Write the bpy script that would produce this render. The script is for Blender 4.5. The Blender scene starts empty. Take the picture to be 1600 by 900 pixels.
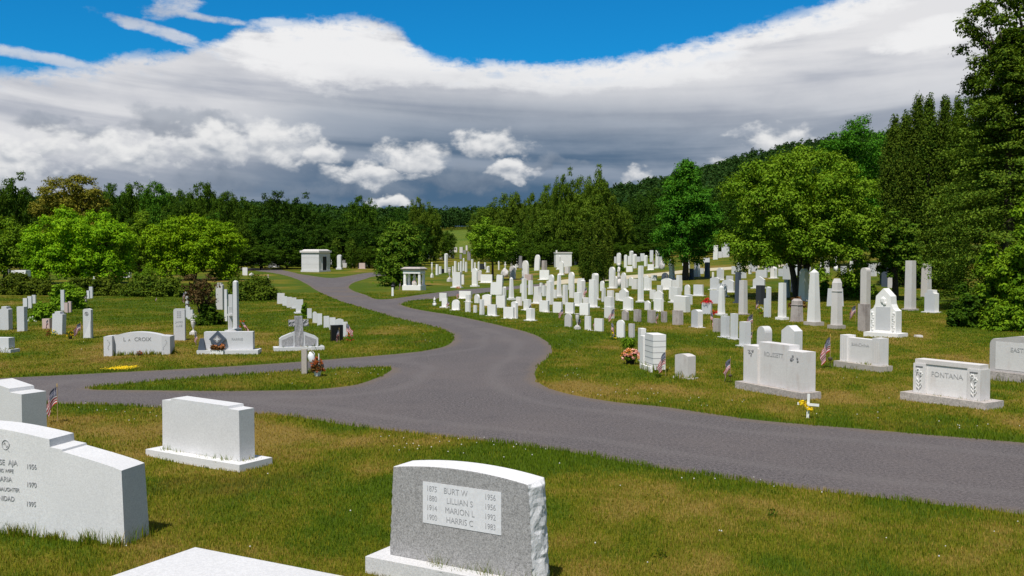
import bpy, bmesh, math, random
import numpy as np
from mathutils import Vector, Matrix, geometry

SC = bpy.context.scene
COL = SC.collection
R = math.radians

# ---------------------------------------------------------------- camera
F = 1556.0                      # focal length in pixels of the 1600 px wide photograph
CAM_Z = 2.4
PITCH = -math.atan(58.0 / F)
cam_data = bpy.data.cameras.new('camera')
cam_data.sensor_width = 36.0
cam_data.lens = 36.0 * F / 1600.0
cam_data.clip_start = 0.1
cam_data.clip_end = 6000
cam = bpy.data.objects.new('camera', cam_data)
COL.objects.link(cam)
cam.location = (0, 0, CAM_Z)
cam.rotation_euler = (math.pi / 2 + PITCH, 0, 0)
SC.camera = cam

# ---------------------------------------------------------------- exposure
SC.view_settings.view_transform = 'Standard'
SC.view_settings.look = 'None'
SC.view_settings.exposure = 0.0
SC.view_settings.gamma = 1.0
SC.view_settings.use_curve_mapping = False
SC.cycles.max_bounces = 6
SC.cycles.diffuse_bounces = 3
SC.cycles.transparent_max_bounces = 4
SC.cycles.caustics_reflective = False
SC.cycles.caustics_refractive = False
SC.cycles.use_denoising = True

# ---------------------------------------------------------------- sun
SUN_EL, SUN_AZ = 60.0, 200.0     # azimuth clockwise from +Y
TOSUN = Vector((math.sin(R(SUN_AZ)) * math.cos(R(SUN_EL)), math.cos(R(SUN_AZ)) * math.cos(R(SUN_EL)), math.sin(R(SUN_EL))))
sd = bpy.data.lights.new('sun', 'SUN')
sd.energy = 4.8
sd.angle = R(0.53)
sd.color = (1.0, 0.955, 0.89)
sun = bpy.data.objects.new('sun', sd)
COL.objects.link(sun)
sun.rotation_euler = TOSUN.to_track_quat('Z', 'Y').to_euler()
sun.location = (0, 0, 60)


# ---------------------------------------------------------------- node helpers
class E:
    """A socket of a node tree with arithmetic."""
    nt = None

    def __init__(s, sock):
        s.s = sock

    @staticmethod
    def m(op, a, b=None, c=None, clamp=False):
        n = E.nt.nodes.new('ShaderNodeMath')
        n.operation = op
        n.use_clamp = clamp
        for i, v in enumerate((a, b, c)):
            if v is None:
                continue
            if isinstance(v, E):
                E.nt.links.new(v.s, n.inputs[i])
            else:
                n.inputs[i].default_value = float(v)
        return E(n.outputs[0])

    def __add__(s, o): return E.m('ADD', s, o)
    __radd__ = __add__
    def __sub__(s, o): return E.m('SUBTRACT', s, o)
    def __rsub__(s, o): return E.m('SUBTRACT', o, s)
    def __mul__(s, o): return E.m('MULTIPLY', s, o)
    __rmul__ = __mul__
    def __truediv__(s, o): return E.m('DIVIDE', s, o)


def sstep(lo, hi, v):
    n = E.nt.nodes.new('ShaderNodeMapRange')
    n.interpolation_type = 'SMOOTHSTEP'
    for i, x in enumerate((v, lo, hi, 0.0, 1.0)):
        if isinstance(x, E):
            E.nt.links.new(x.s, n.inputs[i])
        else:
            n.inputs[i].default_value = float(x)
    return E(n.outputs[0])


def vec(x, y, z=0.0):
    n = E.nt.nodes.new('ShaderNodeCombineXYZ')
    for i, v in enumerate((x, y, z)):
        if isinstance(v, E):
            E.nt.links.new(v.s, n.inputs[i])
        else:
            n.inputs[i].default_value = float(v)
    return E(n.outputs[0])


def noise(v, scale=1.0, detail=4.0, rough=0.5, dist=0.0, color=False):
    n = E.nt.nodes.new('ShaderNodeTexNoise')
    n.inputs['Scale'].default_value = scale
    n.inputs['Detail'].default_value = detail
    n.inputs['Roughness'].default_value = rough
    n.inputs['Distortion'].default_value = dist
    if v is not None:
        E.nt.links.new(v.s, n.inputs['Vector'])
    return E(n.outputs['Color' if color else 'Fac'])


def mixc(f, a, b, mode='MIX'):
    n = E.nt.nodes.new('ShaderNodeMix')
    n.data_type = 'RGBA'
    n.blend_type = mode
    for i, v in ((0, f), (6, a), (7, b)):
        if isinstance(v, E):
            E.nt.links.new(v.s, n.inputs[i])
        elif i == 0:
            n.inputs[i].default_value = float(v)
        else:
            n.inputs[i].default_value = tuple(v) + ((1.0,) if len(v) == 3 else ())
    return E(n.outputs[2])


def fcurve_node(v, pts):
    """A float curve through pts (x increasing), evaluated at v."""
    x0, x1 = pts[0][0], pts[-1][0]
    ys = [p[1] for p in pts]
    y0, y1 = min(ys) - 1e-3, max(ys) + 1e-3
    n = E.nt.nodes.new('ShaderNodeFloatCurve')
    c = n.mapping.curves[0]
    P = [((p[0] - x0) / (x1 - x0), (p[1] - y0) / (y1 - y0)) for p in pts]
    c.points[0].location = P[0]
    c.points[1].location = P[-1]
    for p in P[1:-1]:
        c.points.new(*p)
    n.mapping.update()
    f = E.m('DIVIDE', v - x0, x1 - x0, clamp=True)
    E.nt.links.new(f.s, n.inputs['Value'])
    return E(n.outputs[0]) * (y1 - y0) + y0


# ---------------------------------------------------------------- sky
def build_world():
    w = bpy.data.worlds.new('World')
    SC.world = w
    w.use_nodes = True
    nt = w.node_tree
    nt.nodes.clear()
    E.nt = nt
    out = nt.nodes.new('ShaderNodeOutputWorld')
    bg = nt.nodes.new('ShaderNodeBackground')
    STR = 0.1
    bg.inputs['Strength'].default_value = STR
    nt.links.new(bg.outputs[0], out.inputs[0])
    sky = nt.nodes.new('ShaderNodeTexSky')
    sky.sky_type = 'NISHITA'
    sky.sun_disc = False
    sky.sun_elevation = R(SUN_EL)
    sky.sun_rotation = R(SUN_AZ)
    sky.altitude = 200
    sky.air_density = 1.0
    sky.dust_density = 0.3
    sky.ozone_density = 2.5
    tc = nt.nodes.new('ShaderNodeTexCoord')
    sp = nt.nodes.new('ShaderNodeSeparateXYZ')
    nt.links.new(tc.outputs['Generated'], sp.inputs[0])
    x, y, z = (E(sp.outputs[i]) for i in range(3))
    DEG = 180 / math.pi
    az = E.m('ARCTAN2', x, y) * DEG
    el = E.m('ARCSINE', z) * DEG

    def A(px):
        return math.degrees(math.atan((px - 800) / F))

    def L(px, py):
        return math.degrees(math.atan((392 - py) / F * math.cos(math.atan((px - 800) / F))))
    K = 1556 * math.pi / 180          # pixels to a degree

    # clear sky, deepened like a polarised July sky
    skyc = mixc(1.0, E(sky.outputs[0]), (0.05, 0.70, 1.12), 'MULTIPLY')

    fine = noise(vec(az * 0.60, el * 1.0, 7.0), 1.0, 9, 0.62) - 0.5
    finer = noise(vec(az * 1.6, el * 2.4, 17.0), 1.0, 8, 0.65) - 0.5
    bow = az - 4.0
    phi = el - bow * bow * 0.0022          # the streaks sag towards the middle of the valley
    streak = noise(vec(az * 0.050, phi * 0.36, 1.0), 1.0, 5, 0.48, 0.5) - 0.5
    streak2 = noise(vec(az * 0.13 + phi * 0.1, phi * 0.85, 5.0), 1.0, 7, 0.55, 0.5) - 0.5
    band = noise(vec(az * 0.040 + 4.0, phi * 0.52, 9.0), 1.0, 4, 0.46, 0.5) - 0.5

    def ell(px, py, rx, ry, tilt=0.0):
        dx = az - A(px)
        dy = el - L(px, py)
        if tilt:
            dx2 = dx * math.cos(tilt) + dy * math.sin(tilt)
            dy2 = dy * math.cos(tilt) - dx * math.sin(tilt)
            dx, dy = dx2, dy2
        qx = dx * (K / rx)
        qy = dy * (K / ry)
        return 1.0 - (qx * qx + qy * qy)

    def most(lst, f):
        r = None
        for e in lst:
            q = f(*e)
            r = q if r is None else E.m('MAXIMUM', r, q)
        return r

    # ---- high layered deck with a ragged upper edge
    top = fcurve_node(az, [(A(p), L(p, q)) for p, q in ((-200, 116), (0, 112), (80, 106), (150, 96), (200, 86), (260, 84), (320, 70), (352, 58),
          (385, 40), (440, 34), (520, 30), (570, 28), (610, 38), (640, 60), (665, 80), (700, 94), (780, 96), (870, 98), (960, 90), (1040, 74), (1120, 56), (1200, 34),
          (1280, 8), (1400, -26), (1800, -90))])
    edge = top - el + streak2 * 0.9 + fine * 1.25 + finer * 0.75
    a_deck = sstep(-0.12, 0.62, edge)
    thin = sstep(0.02, 0.26, fine * 0.8 + streak2 * 0.9 + finer * 0.35) * sstep(1.9, 0.15, edge)
    a_deck = a_deck * (1.0 - thin * 0.62)
    wisp = most(((250, 52, 105, 11, -0.23), (275, 16, 44, 18, 0.3), (58, 90, 95, 10, -0.12), (340, 34, 110, 7, -0.10), (420, 44, 60, 12, 0.05)), ell)
    a_wisp = sstep(0.0, 1.1, wisp + streak2 * 2.0 + fine * 2.6 + finer * 0.8) * 0.75
    # the sunlit upper parts
    lobe = most(((500, 78, 180, 62, -0.12), (600, 95, 190, 40, -0.1), (880, 118, 250, 30, 0.02), (1050, 86, 160, 30, 0.14), (1290, 26, 190, 26, 0.22), (1440, 60, 90, 22, 0.2)), ell)
    lobe = sstep(-0.15, 0.75, lobe + fine * 1.7 + streak2 * 2.2 + streak * 1.2)
    base = sstep(-0.24, 0.16, streak * 0.9 + band * 0.9 + streak2 * 0.22 + fine * 0.10)
    grey = mixc(base, (0.40, 0.43, 0.50), (0.76, 0.76, 0.78))
    grey = mixc(lobe, grey, (0.86, 0.86, 0.87))
    # shaded underside lower down
    dk = fcurve_node(az, [(A(p), v) for p, v in ((-300, .10), (0, .12), (200, .20), (330, .36), (450, .68), (560, .92), (800, 1.0), (1000, .96), (1150, .80), (1300, .62), (1500, .5), (1900, .45))])
    mid = fcurve_node(az, [(A(p), L(p, q)) for p, q in ((-300, 225), (0, 222), (200, 212), (400, 190), (520, 176), (700, 176), (900, 186), (1100, 186), (1300, 176), (1900, 160))])
    dark = sstep(-2.6, 1.8, mid - el + streak * 4.4 + streak2 * 1.1 + band * 1.6) * dk
    slate = mixc(sstep(-0.20, 0.24, band * 1.1 + streak2 * 0.45 + streak * 0.9 + fine * 0.12), (0.082, 0.145, 0.235), (0.270, 0.325, 0.410))
    deck = mixc(dark, grey, slate)
    low = sstep(5.2, 1.6, el + streak2 * 1.6 + band * 0.8) * fcurve_node(az, [(A(p), v) for p, v in ((-300, .5), (200, .55), (420, .85), (1000, .95), (1400, .75), (1900, .6))])
    deck = mixc(low, deck, (0.064, 0.135, 0.232))

    # ---- cumulus
    cv = vec(az * 0.26, el * 0.40, 11.0)
    cn = noise(cv, 1.0, 9, 0.53, 0.35) - 0.5
    cn_up = noise(vec(az * 0.26 + 0.05, el * 0.40 + 0.22, 11.0), 1.0, 4, 0.5, 0.35) - 0.5
    cf = noise(vec(az * 1.3, el * 1.8, 2.0), 1.0, 6, 0.6) - 0.5
    cm = noise(vec(az * 0.62, el * 0.95, 23.0), 1.0, 8, 0.55, 0.2) - 0.5
    cm_up = noise(vec(az * 0.62 + 0.06, el * 0.95 + 0.26, 23.0), 1.0, 4, 0.5, 0.2) - 0.5

    wx = (noise(vec(az * 0.5, el * 0.8, 31.0), 1.0, 4, 0.5) - 0.5) * 4.2
    wy = (noise(vec(az * 0.7, el * 0.9, 37.0), 1.0, 4, 0.5) - 0.5) * 2.0

    def puffs(lst):
        best = None
        hgt = None
        for (px, py, rx, ry) in lst:
            dx = (az + wx - A(px)) * (K / rx)
            dy = (el + wy - L(px, py)) * (K / ry)
            dn = E.m('MINIMUM', dy, 0.0)
            q = 1.0 - (dx * dx + dy * dy + dn * dn * 1.2)
            if best is None:
                best, hgt = q, dy
            else:
                gt = E.m('GREATER_THAN', q, best)
                hgt = hgt + gt * (dy - hgt)
                best = E.m('MAXIMUM', best, q)
        return best, hgt
    b, h = puffs(((20, 250, 120, 52), (90, 236, 60, 40), (205, 246, 92, 40), (255, 240, 46, 36), (345, 238, 62, 44), (430, 230, 80, 52), (490, 244, 46, 26),
                  (650, 256, 66, 40), (590, 276, 86, 30), (770, 230, 70, 32), (805, 270, 44, 20), (992, 282, 46, 24),
                  (1205, 226, 62, 34), (1140, 258, 50, 22), (606, 318, 40, 15)))
    dens = b + cn * 2.4 + cm * 2.3 + cf * 0.6 - 0.10
    fade = sstep(-1.25, -0.15, h + cn * 0.8)
    a_cu = sstep(-0.05, 0.95, dens) * (fade * 0.85 + 0.15) * 0.96
    lit = sstep(-0.95, 0.70, h * 0.85 + (cn - cn_up) * 2.0 + (cm - cm_up) * 2.2 + cf * 0.35 + sstep(1.1, 0.1, dens) * 0.35)
    cu = mixc(lit, (0.30, 0.345, 0.415), (0.83, 0.83, 0.83))
    b2, h2 = puffs(((330, 285, 100, 28), (560, 300, 130, 34), (720, 286, 120, 30), (860, 258, 70, 16), (320, 192, 70, 26), (250, 190, 60, 30), (120, 212, 60, 20), (60, 195, 50, 26)))
    a_dim = sstep(0.0, 1.0, b2 + cn * 2.4 + cf * 0.5) * 0.6
    dim = mixc(sstep(-0.9, 0.9, h2 + (cn - cn_up) * 3.5), (0.13, 0.175, 0.245), (0.29, 0.335, 0.405))

    front = sstep(70.0, 45.0, E.m('ABSOLUTE', az))     # outside the view, scattered cloud is added to whiten the ambient light
    scat = noise(vec(x * 2.2, y * 2.2, z * 4.0), 1.0, 6, 0.55)
    a_scat = sstep(0.40, 0.58, scat) * sstep(0.0, 0.12, z)
    upper = sstep(15.0, 20.0, el)
    rest = E.m('MAXIMUM', 1.0 - front, upper)
    a_main = E.m('MAXIMUM', a_deck, a_wisp) * front * (1.0 - upper)
    a_main = E.m('MAXIMUM', a_main, a_scat * rest)
    deck = mixc(rest, deck, (0.25, 0.25, 0.26))
    s = 1.0 / STR

    def up(c):
        return mixc(1.0, c, (s, s, s), 'MULTIPLY')
    col = mixc(a_main, skyc, up(deck))
    col = mixc(a_dim * front * (1.0 - rest), col, up(dim))
    col = mixc(a_cu * front * (1.0 - rest), col, up(cu))
    nt.links.new(col.s, bg.inputs['Color'])
    w.cycles.sampling_method = 'MANUAL'
    w.cycles.sample_map_resolution = 512


build_world()

# ---------------------------------------------------------------- terrain as a function
def smooth(a, b, v):
    t = np.clip((v - a) / (b - a), 0, 1)
    return t * t * (3 - 2 * t)


_T = np.array([-1.2, -0.515, -0.32, -0.22, -0.167, -0.10, -0.03, 0.03, 0.10, 0.135, 0.19, 0.25, 0.29, 0.40, 0.55, 1.2])
_H = np.array([15., 14, 14, 11, 9, 8, 9, 9, 14, 19, 26, 36, 40, 46, 50, 50])


def ground(x, y):
    x = np.asarray(x, float)
    y = np.asarray(y, float)
    d = np.hypot(x, y)
    yy = np.maximum(y, 1.0)
    t = np.clip(x / yy, -1.2, 1.2)
    z = -0.35 * smooth(15, 110, y)
    z = z + 0.12 * np.clip(x, 0, 55) * np.clip(1 - 50 / np.maximum(yy, 50), 0, 1)
    z = z + 0.02 * np.log1p(np.exp(np.clip((y - 160) / 12, -30, 60))) * 12
    z = z + np.interp(t, _T, _H) * smooth(220, 620, d) * smooth(0, 120, y)
    z = z + 0.018 * np.sin(x * 0.9 + 1.3) * np.cos(y * 0.6 - 0.4) + 0.012 * np.sin(x * 2.1 - y * 1.7)
    return z


_cp, _sp = math.cos(PITCH), math.sin(PITCH)


def ray(px, py):
    u, v = (px - 800) / F, (450 - py) / F
    return np.array([u, _cp - v * _sp, _sp + v * _cp])


_STEPS = np.concatenate([np.geomspace(3, 60, 220), np.geomspace(60.5, 1500, 500)])


def hit(px, py, z0=0.0):
    """The point of the ground (raised by z0) seen at a place of the photograph."""
    d = ray(px, py)
    P = np.outer(_STEPS / d[1], d)
    P[:, 2] += CAM_Z
    below = P[:, 2] < ground(P[:, 0], P[:, 1]) + z0
    if not below.any():
        return P[-1]
    i = int(np.argmax(below))
    a, b = (P[max(i - 1, 0)], P[i])
    for _ in range(18):
        m = (a + b) / 2
        if m[2] < float(ground(m[0], m[1])) + z0:
            b = m
        else:
            a = m
    return b


def at_depth(px, y):
    """Ground point straight below a picture column, y metres out."""
    x = (px - 800) / F * y
    return np.array([x, y, float(ground(x, y))])


# ---------------------------------------------------------------- value noise
def vnoise(x, y, s, seed=0):
    x = np.asarray(x) / s
    y = np.asarray(y) / s
    xi, yi = np.floor(x).astype(np.int64), np.floor(y).astype(np.int64)
    fx, fy = x - xi, y - yi
    fx, fy = fx * fx * (3 - 2 * fx), fy * fy * (3 - 2 * fy)

    def h(a, b):
        n = (a * 374761393 + b * 668265263 + seed * 144665) & 0x7fffffff
        n = ((n ^ (n >> 13)) * 1274126177) & 0x7fffffff
        return ((n ^ (n >> 16)) & 0xffff) / 65535.0
    return (h(xi, yi) * (1 - fx) + h(xi + 1, yi) * fx) * (1 - fy) + (h(xi, yi + 1) * (1 - fx) + h(xi + 1, yi + 1) * fx) * fy


# ---------------------------------------------------------------- helpers for objects
def tag(o, label=None, cat=None, group=None, kind=None):
    if label: o['label'] = label
    if cat: o['category'] = cat
    if group: o['group'] = group
    if kind: o['kind'] = kind
    return o


def link(name, data, mat=None, parent=None):
    o = bpy.data.objects.new(name, data)
    COL.objects.link(o)
    if mat is not None and data is not None:
        if len(data.materials) == 0:
            data.materials.append(mat)
    if parent is not None:
        o.parent = parent
    return o


def empty(name, loc, rz=0.0):
    o = bpy.data.objects.new(name, None)
    o.empty_display_size = 0.3
    COL.objects.link(o)
    o.location = [float(v) for v in loc]
    o.rotation_euler = (0, 0, rz)
    return o


def mesh_from(name, V, Fc, smooth_=False):
    """V (n,3) float array and Fc (m,k) int array."""
    V = np.asarray(V, np.float32)
    Fc = np.asarray(Fc, np.int32)
    me = bpy.data.meshes.new(name)
    me.vertices.add(len(V))
    me.vertices.foreach_set('co', V.ravel())
    k = Fc.shape[1]
    me.loops.add(Fc.size)
    me.loops.foreach_set('vertex_index', Fc.ravel())
    me.polygons.add(len(Fc))
    me.polygons.foreach_set('loop_start', np.arange(len(Fc), dtype=np.int32) * k)
    if smooth_:
        me.polygons.foreach_set('use_smooth', np.ones(len(Fc), bool))
    me.update(calc_edges=True)
    return me


def bm_mesh(name, bm, bevel=0.0, seg=1):
    if bevel > 0:
        es = [e for e in bm.edges if len(e.link_faces) == 2 and e.calc_face_angle(0) > 0.35]
        if es:
            bmesh.ops.bevel(bm, geom=es, offset=bevel, segments=seg, affect='EDGES', clamp_overlap=True, profile=0.5)
    bmesh.ops.recalc_face_normals(bm, faces=bm.faces)
    me = bpy.data.meshes.new(name)
    bm.to_mesh(me)
    bm.free()
    return me


# ---------------------------------------------------------------- materials
MATS = {}


def newmat(name):
    m = bpy.data.materials.new(name)
    m.use_nodes = True
    nt = m.node_tree
    nt.nodes.clear()
    E.nt = nt
    out = nt.nodes.new('ShaderNodeOutputMaterial')
    MATS[name] = m
    return m, nt, out


def princ(nt, out, color, rough=0.8, spec=0.3, normal=None):
    p = nt.nodes.new('ShaderNodeBsdfPrincipled')
    if isinstance(color, E):
        nt.links.new(color.s, p.inputs['Base Color'])
    else:
        p.inputs['Base Color'].default_value = tuple(color) + (1,)
    if isinstance(rough, E):
        nt.links.new(rough.s, p.inputs['Roughness'])
    else:
        p.inputs['Roughness'].default_value = rough
    p.inputs['Specular IOR Level'].default_value = spec
    if normal is not None:
        nt.links.new(normal.s, p.inputs['Normal'])
    nt.links.new(p.outputs[0], out.inputs[0])
    return p


def bump(h, strength=0.4, dist=0.01):
    n = E.nt.nodes.new('ShaderNodeBump')
    n.inputs['Strength'].default_value = strength
    n.inputs['Distance'].default_value = dist
    E.nt.links.new(h.s, n.inputs['Height'])
    return E(n.outputs[0])


def texco(which='Object'):
    n = E.nt.nodes.new('ShaderNodeTexCoord')
    return E(n.outputs[which])


def geopos():
    n = E.nt.nodes.new('ShaderNodeNewGeometry')
    return E(n.outputs['Position'])


def attr(name):
    n = E.nt.nodes.new('ShaderNodeAttribute')
    n.attribute_name = name
    return E(n.outputs['Fac'])


def rnd_obj():
    n = E.nt.nodes.new('ShaderNodeObjectInfo')
    return E(n.outputs['Random'])


def rnd_island():
    n = E.nt.nodes.new('ShaderNodeNewGeometry')
    return E(n.outputs['Random Per Island'])


def sep(v):
    n = E.nt.nodes.new('ShaderNodeSeparateXYZ')
    E.nt.links.new(v.s, n.inputs[0])
    return [E(n.outputs[i]) for i in range(3)]


def stone_mat(name, base, speck=0.25, fine=260.0, stain=0.0, stain_col=(0.09, 0.06, 0.05), rough=0.75, bump_s=0.15, mossy=0.0):
    m, nt, out = newmat(name)
    co = texco('Object')
    r = rnd_obj()
    off = vec(r * 37.0, r * 11.0, r * 5.0)
    n_ = nt.nodes.new('ShaderNodeVectorMath')
    nt.links.new(co.s, n_.inputs[0])
    nt.links.new(off.s, n_.inputs[1])
    p = E(n_.outputs[0])
    g1 = noise(p, fine, 2, 0.7)
    g2 = noise(p, fine * 0.4, 2, 0.6)
    cloud = noise(p, 2.2, 5, 0.6)
    dark = tuple(c * (1 - speck) for c in base)
    light = tuple(min(0.93, c * (1 + speck * 0.5)) for c in base)
    g3 = noise(p, fine * 0.16, 3, 0.7)
    c = mixc(sstep(0.33, 0.67, g1 * 0.50 + g2 * 0.36 + g3 * 0.14), dark, light)
    c = mixc(sstep(0.35, 0.75, cloud) * 0.22, c, tuple(v * 0.72 for v in base))
    if stain > 0:
        # vertical streaks of weathering
        s = sep(p)
        st = noise(vec(s[0] * 5.0, s[1] * 5.0, s[2] * 0.9), 1.0, 6, 0.65)
        bl = noise(p, 3.5, 7, 0.7)
        c = mixc(sstep(0.62 - 0.22 * stain, 0.80, st * 0.5 + bl * 0.5) * min(1.0, 0.35 + stain * 0.6), c, stain_col)
    if mossy > 0:
        bl = noise(p, 9.0, 6, 0.75)
        c = mixc(sstep(0.60, 0.74, bl) * mossy, c, (0.16, 0.13, 0.11))
    # overall tone differs at random from stone to stone
    tint = r * 0.16 + 0.88
    cc = nt.nodes.new('ShaderNodeVectorMath')
    cc.operation = 'SCALE'
    nt.links.new(c.s, cc.inputs[0])
    nt.links.new(tint.s, cc.inputs['Scale'])
    princ(nt, out, E(cc.outputs[0]), rough, 0.25, bump(g2 * 0.5 + cloud, bump_s, 0.01))
    return m


def flat_mat(name, col, rough=0.7, var=0.15, scale=30.0, spec=0.3):
    m, nt, out = newmat(name)
    p = texco('Object')
    n = noise(p, scale, 4, 0.6)
    c = mixc(sstep(0.3, 0.7, n), tuple(v * (1 - var) for v in col), tuple(min(0.95, v * (1 + var)) for v in col))
    princ(nt, out, c, rough, spec)
    return m


def leaf_mat(name, a, b, trans=0.35, shade=0.6):
    """Leaves: two greens mixed per leaf and by clump, thin and slightly glossy."""
    m, nt, out = newmat(name)
    p = texco('Object')
    n1 = noise(p, 0.9, 3, 0.6)
    ri = rnd_island()
    ro = rnd_obj()
    c = mixc(sstep(0.25, 0.75, n1 * 0.55 + ri * 0.45), a, b)
    hsv = nt.nodes.new('ShaderNodeHueSaturation')
    nt.links.new(c.s, hsv.inputs['Color'])
    nt.links.new((ro * 0.012 + 0.494).s, hsv.inputs['Hue'])
    nt.links.new((ro * 0.22 + 0.88 + ri * 0.12).s, hsv.inputs['Value'])
    d = nt.nodes.new('ShaderNodeBsdfPrincipled')
    nt.links.new(hsv.outputs[0], d.inputs['Base Color'])
    d.inputs['Roughness'].default_value = 0.65
    d.inputs['Specular IOR Level'].default_value = 0.05
    t = nt.nodes.new('ShaderNodeBsdfTranslucent')
    hs2 = nt.nodes.new('ShaderNodeHueSaturation')
    nt.links.new(hsv.outputs[0], hs2.inputs['Color'])
    hs2.inputs['Hue'].default_value = 0.485
    hs2.inputs['Saturation'].default_value = 1.1
    hs2.inputs['Value'].default_value = 1.25
    nt.links.new(hs2.outputs[0], t.inputs['Color'])
    mx = nt.nodes.new('ShaderNodeMixShader')
    mx.inputs[0].default_value = trans
    nt.links.new(d.outputs[0], mx.inputs[1])
    nt.links.new(t.outputs[0], mx.inputs[2])
    nt.links.new(mx.outputs[0], out.inputs[0])
    return m


def grass_color(tone, fine, ri=None):
    """Lawn colour from lush (0) to dried out (1)."""
    c = mixc(sstep(0.15, 0.55, tone), (0.108, 0.172, 0.010), (0.222, 0.220, 0.015))
    c = mixc(sstep(0.50, 0.85, tone), c, (0.370, 0.262, 0.060))
    return c


def build_lawn_mats():
    m, nt, out = newmat('lawn')
    p = geopos()
    s = sep(p)
    xy = vec(s[0], s[1], 0.0)
    tone = attr('tone')
    f = noise(xy, 1.6, 6, 0.65) - 0.5
    f2 = noise(xy, 22.0, 4, 0.7) - 0.5
    f3 = noise(vec(s[0] * 0.35, s[1] * 0.1, 2.0), 1.0, 4, 0.6) - 0.5
    c = grass_color(tone + f * 0.7 + f2 * 0.55 + f3 * 0.3, None)
    red = noise(vec(s[0] * 0.5, s[1] * 0.33, 8.0), 1.0, 6, 0.65)
    c = mixc(sstep(0.57, 0.74, red) * 0.45, c, (0.19, 0.105, 0.028))
    c = mixc(1.0, c, (0.74, 0.74, 0.78), 'MULTIPLY')  # darkened evenly, self-shading among the blades put into the colour
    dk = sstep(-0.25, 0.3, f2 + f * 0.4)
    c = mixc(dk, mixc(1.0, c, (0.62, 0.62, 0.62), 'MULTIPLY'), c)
    princ(nt, out, c, 0.95, 0.1, bump(f2 + f, 0.6, 0.06))
    m, nt, out = newmat('grass_blades')
    tone = attr('tone')
    ri = rnd_island()
    c = grass_color(tone + (ri - 0.5) * 0.55, None)
    gp = sep(geopos())
    red = noise(vec(gp[0] * 0.5, gp[1] * 0.33, 8.0), 1.0, 6, 0.65)
    c = mixc(sstep(0.57, 0.74, red) * 0.45, c, (0.30, 0.165, 0.045))
    c = mixc(ri * 0.5, c, mixc(1.0, c, (1.35, 1.3, 1.3), 'MULTIPLY'))
    d = nt.nodes.new('ShaderNodeBsdfDiffuse')
    t = nt.nodes.new('ShaderNodeBsdfTranslucent')
    nt.links.new(c.s, d.inputs[0])
    nt.links.new(c.s, t.inputs[0])
    mx = nt.nodes.new('ShaderNodeMixShader')
    mx.inputs[0].default_value = 0.35
    nt.links.new(d.outputs[0], mx.inputs[1])
    nt.links.new(t.outputs[0], mx.inputs[2])
    nt.links.new(mx.outputs[0], out.inputs[0])
    # asphalt
    m, nt, out = newmat('asphalt')
    s = sep(geopos())
    xy = vec(s[0], s[1], 0.0)
    agg = noise(xy, 70.0, 2, 0.8)
    agg2 = noise(xy, 26.0, 3, 0.8)
    big = noise(xy, 0.35, 5, 0.6)
    patch = noise(xy, 2.2, 6, 0.68)
    c = mixc(sstep(0.36, 0.66, agg * 0.5 + agg2 * 0.5), (0.034, 0.029, 0.030), (0.205, 0.182, 0.178))
    c = mixc(sstep(0.35, 0.7, big) * 0.40, c, (0.150, 0.126, 0.118))
    c = mixc(sstep(0.50, 0.75, patch) * 0.40, c, (0.068, 0.060, 0.062))
    e = attr('edge')
    # worn paler wheel tracks a little way in from each edge
    tr = sstep(0.25, 0.0, E.m('ABSOLUTE', e - 0.85 + (big - 0.5) * 0.6))
    c = mixc(tr * 0.30, c, (0.165, 0.148, 0.142))
    c = mixc(sstep(0.30, 0.0, e + (patch - 0.5) * 0.5) * 0.6, c, (0.160, 0.120, 0.085))
    princ(nt, out, c, 0.85, 0.25, bump(agg + agg2, 0.5, 0.008))
    m, nt, out = newmat('pale_gravel')
    s = sep(geopos())
    xy = vec(s[0], s[1], 0.0)
    n = noise(xy, 3.0, 6, 0.7)
    c = mixc(n, (0.42, 0.36, 0.24), (0.60, 0.54, 0.40))
    princ(nt, out, c, 0.9, 0.1, bump(n, 0.4, 0.02))
    m, nt, out = newmat('field')
    s = sep(geopos())
    n = noise(vec(s[0] * 0.05, s[1] * 0.02, 0.0), 1.0, 5, 0.6)
    c = mixc(sstep(0.35, 0.65, n), (0.07, 0.125, 0.012), (0.135, 0.165, 0.02))
    princ(nt, out, c, 0.95, 0.1)


build_lawn_mats()
stone_mat('grey_granite', (0.65, 0.65, 0.66), 0.22, 300.0)
stone_mat('steel_granite', (0.385, 0.375, 0.370), 0.58, 190.0, rough=0.6)
stone_mat('axed_granite', (0.76, 0.75, 0.75), 0.26, 160.0, rough=0.85)
stone_mat('white_granite', (0.73, 0.725, 0.725), 0.18, 170.0, rough=0.8)
stone_mat('white_marble', (0.86, 0.84, 0.81), 0.08, 120.0, stain=0.28, stain_col=(0.46, 0.40, 0.36))
stone_mat('marble_shaded_face', (0.62, 0.63, 0.65), 0.12, 120.0, stain=0.3, stain_col=(0.40, 0.35, 0.33))  # greyer copy of white_marble, weaker sun on the fronts put into its colour
stone_mat('rust_marble', (0.82, 0.79, 0.77), 0.12, 120.0, stain=0.62, stain_col=(0.54, 0.43, 0.38))
stone_mat('cross_granite', (0.40, 0.39, 0.40), 0.45, 60.0, rough=0.9, bump_s=0.6)
stone_mat('weathered_marble', (0.70, 0.66, 0.63), 0.12, 120.0, stain=0.45, stain_col=(0.36, 0.27, 0.22))
stone_mat('stained_marble', (0.52, 0.46, 0.43), 0.2, 80.0, stain=0.9, stain_col=(0.10, 0.065, 0.055), mossy=0.4)
stone_mat('lichen_granite', (0.60, 0.57, 0.55), 0.25, 200.0, stain=0.3, stain_col=(0.30, 0.20, 0.17), mossy=0.55)
stone_mat('slate_granite', (0.085, 0.105, 0.140), 0.3, 200.0, rough=0.5)
stone_mat('charcoal_granite', (0.042, 0.046, 0.052), 0.3, 200.0, rough=0.45)
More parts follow.
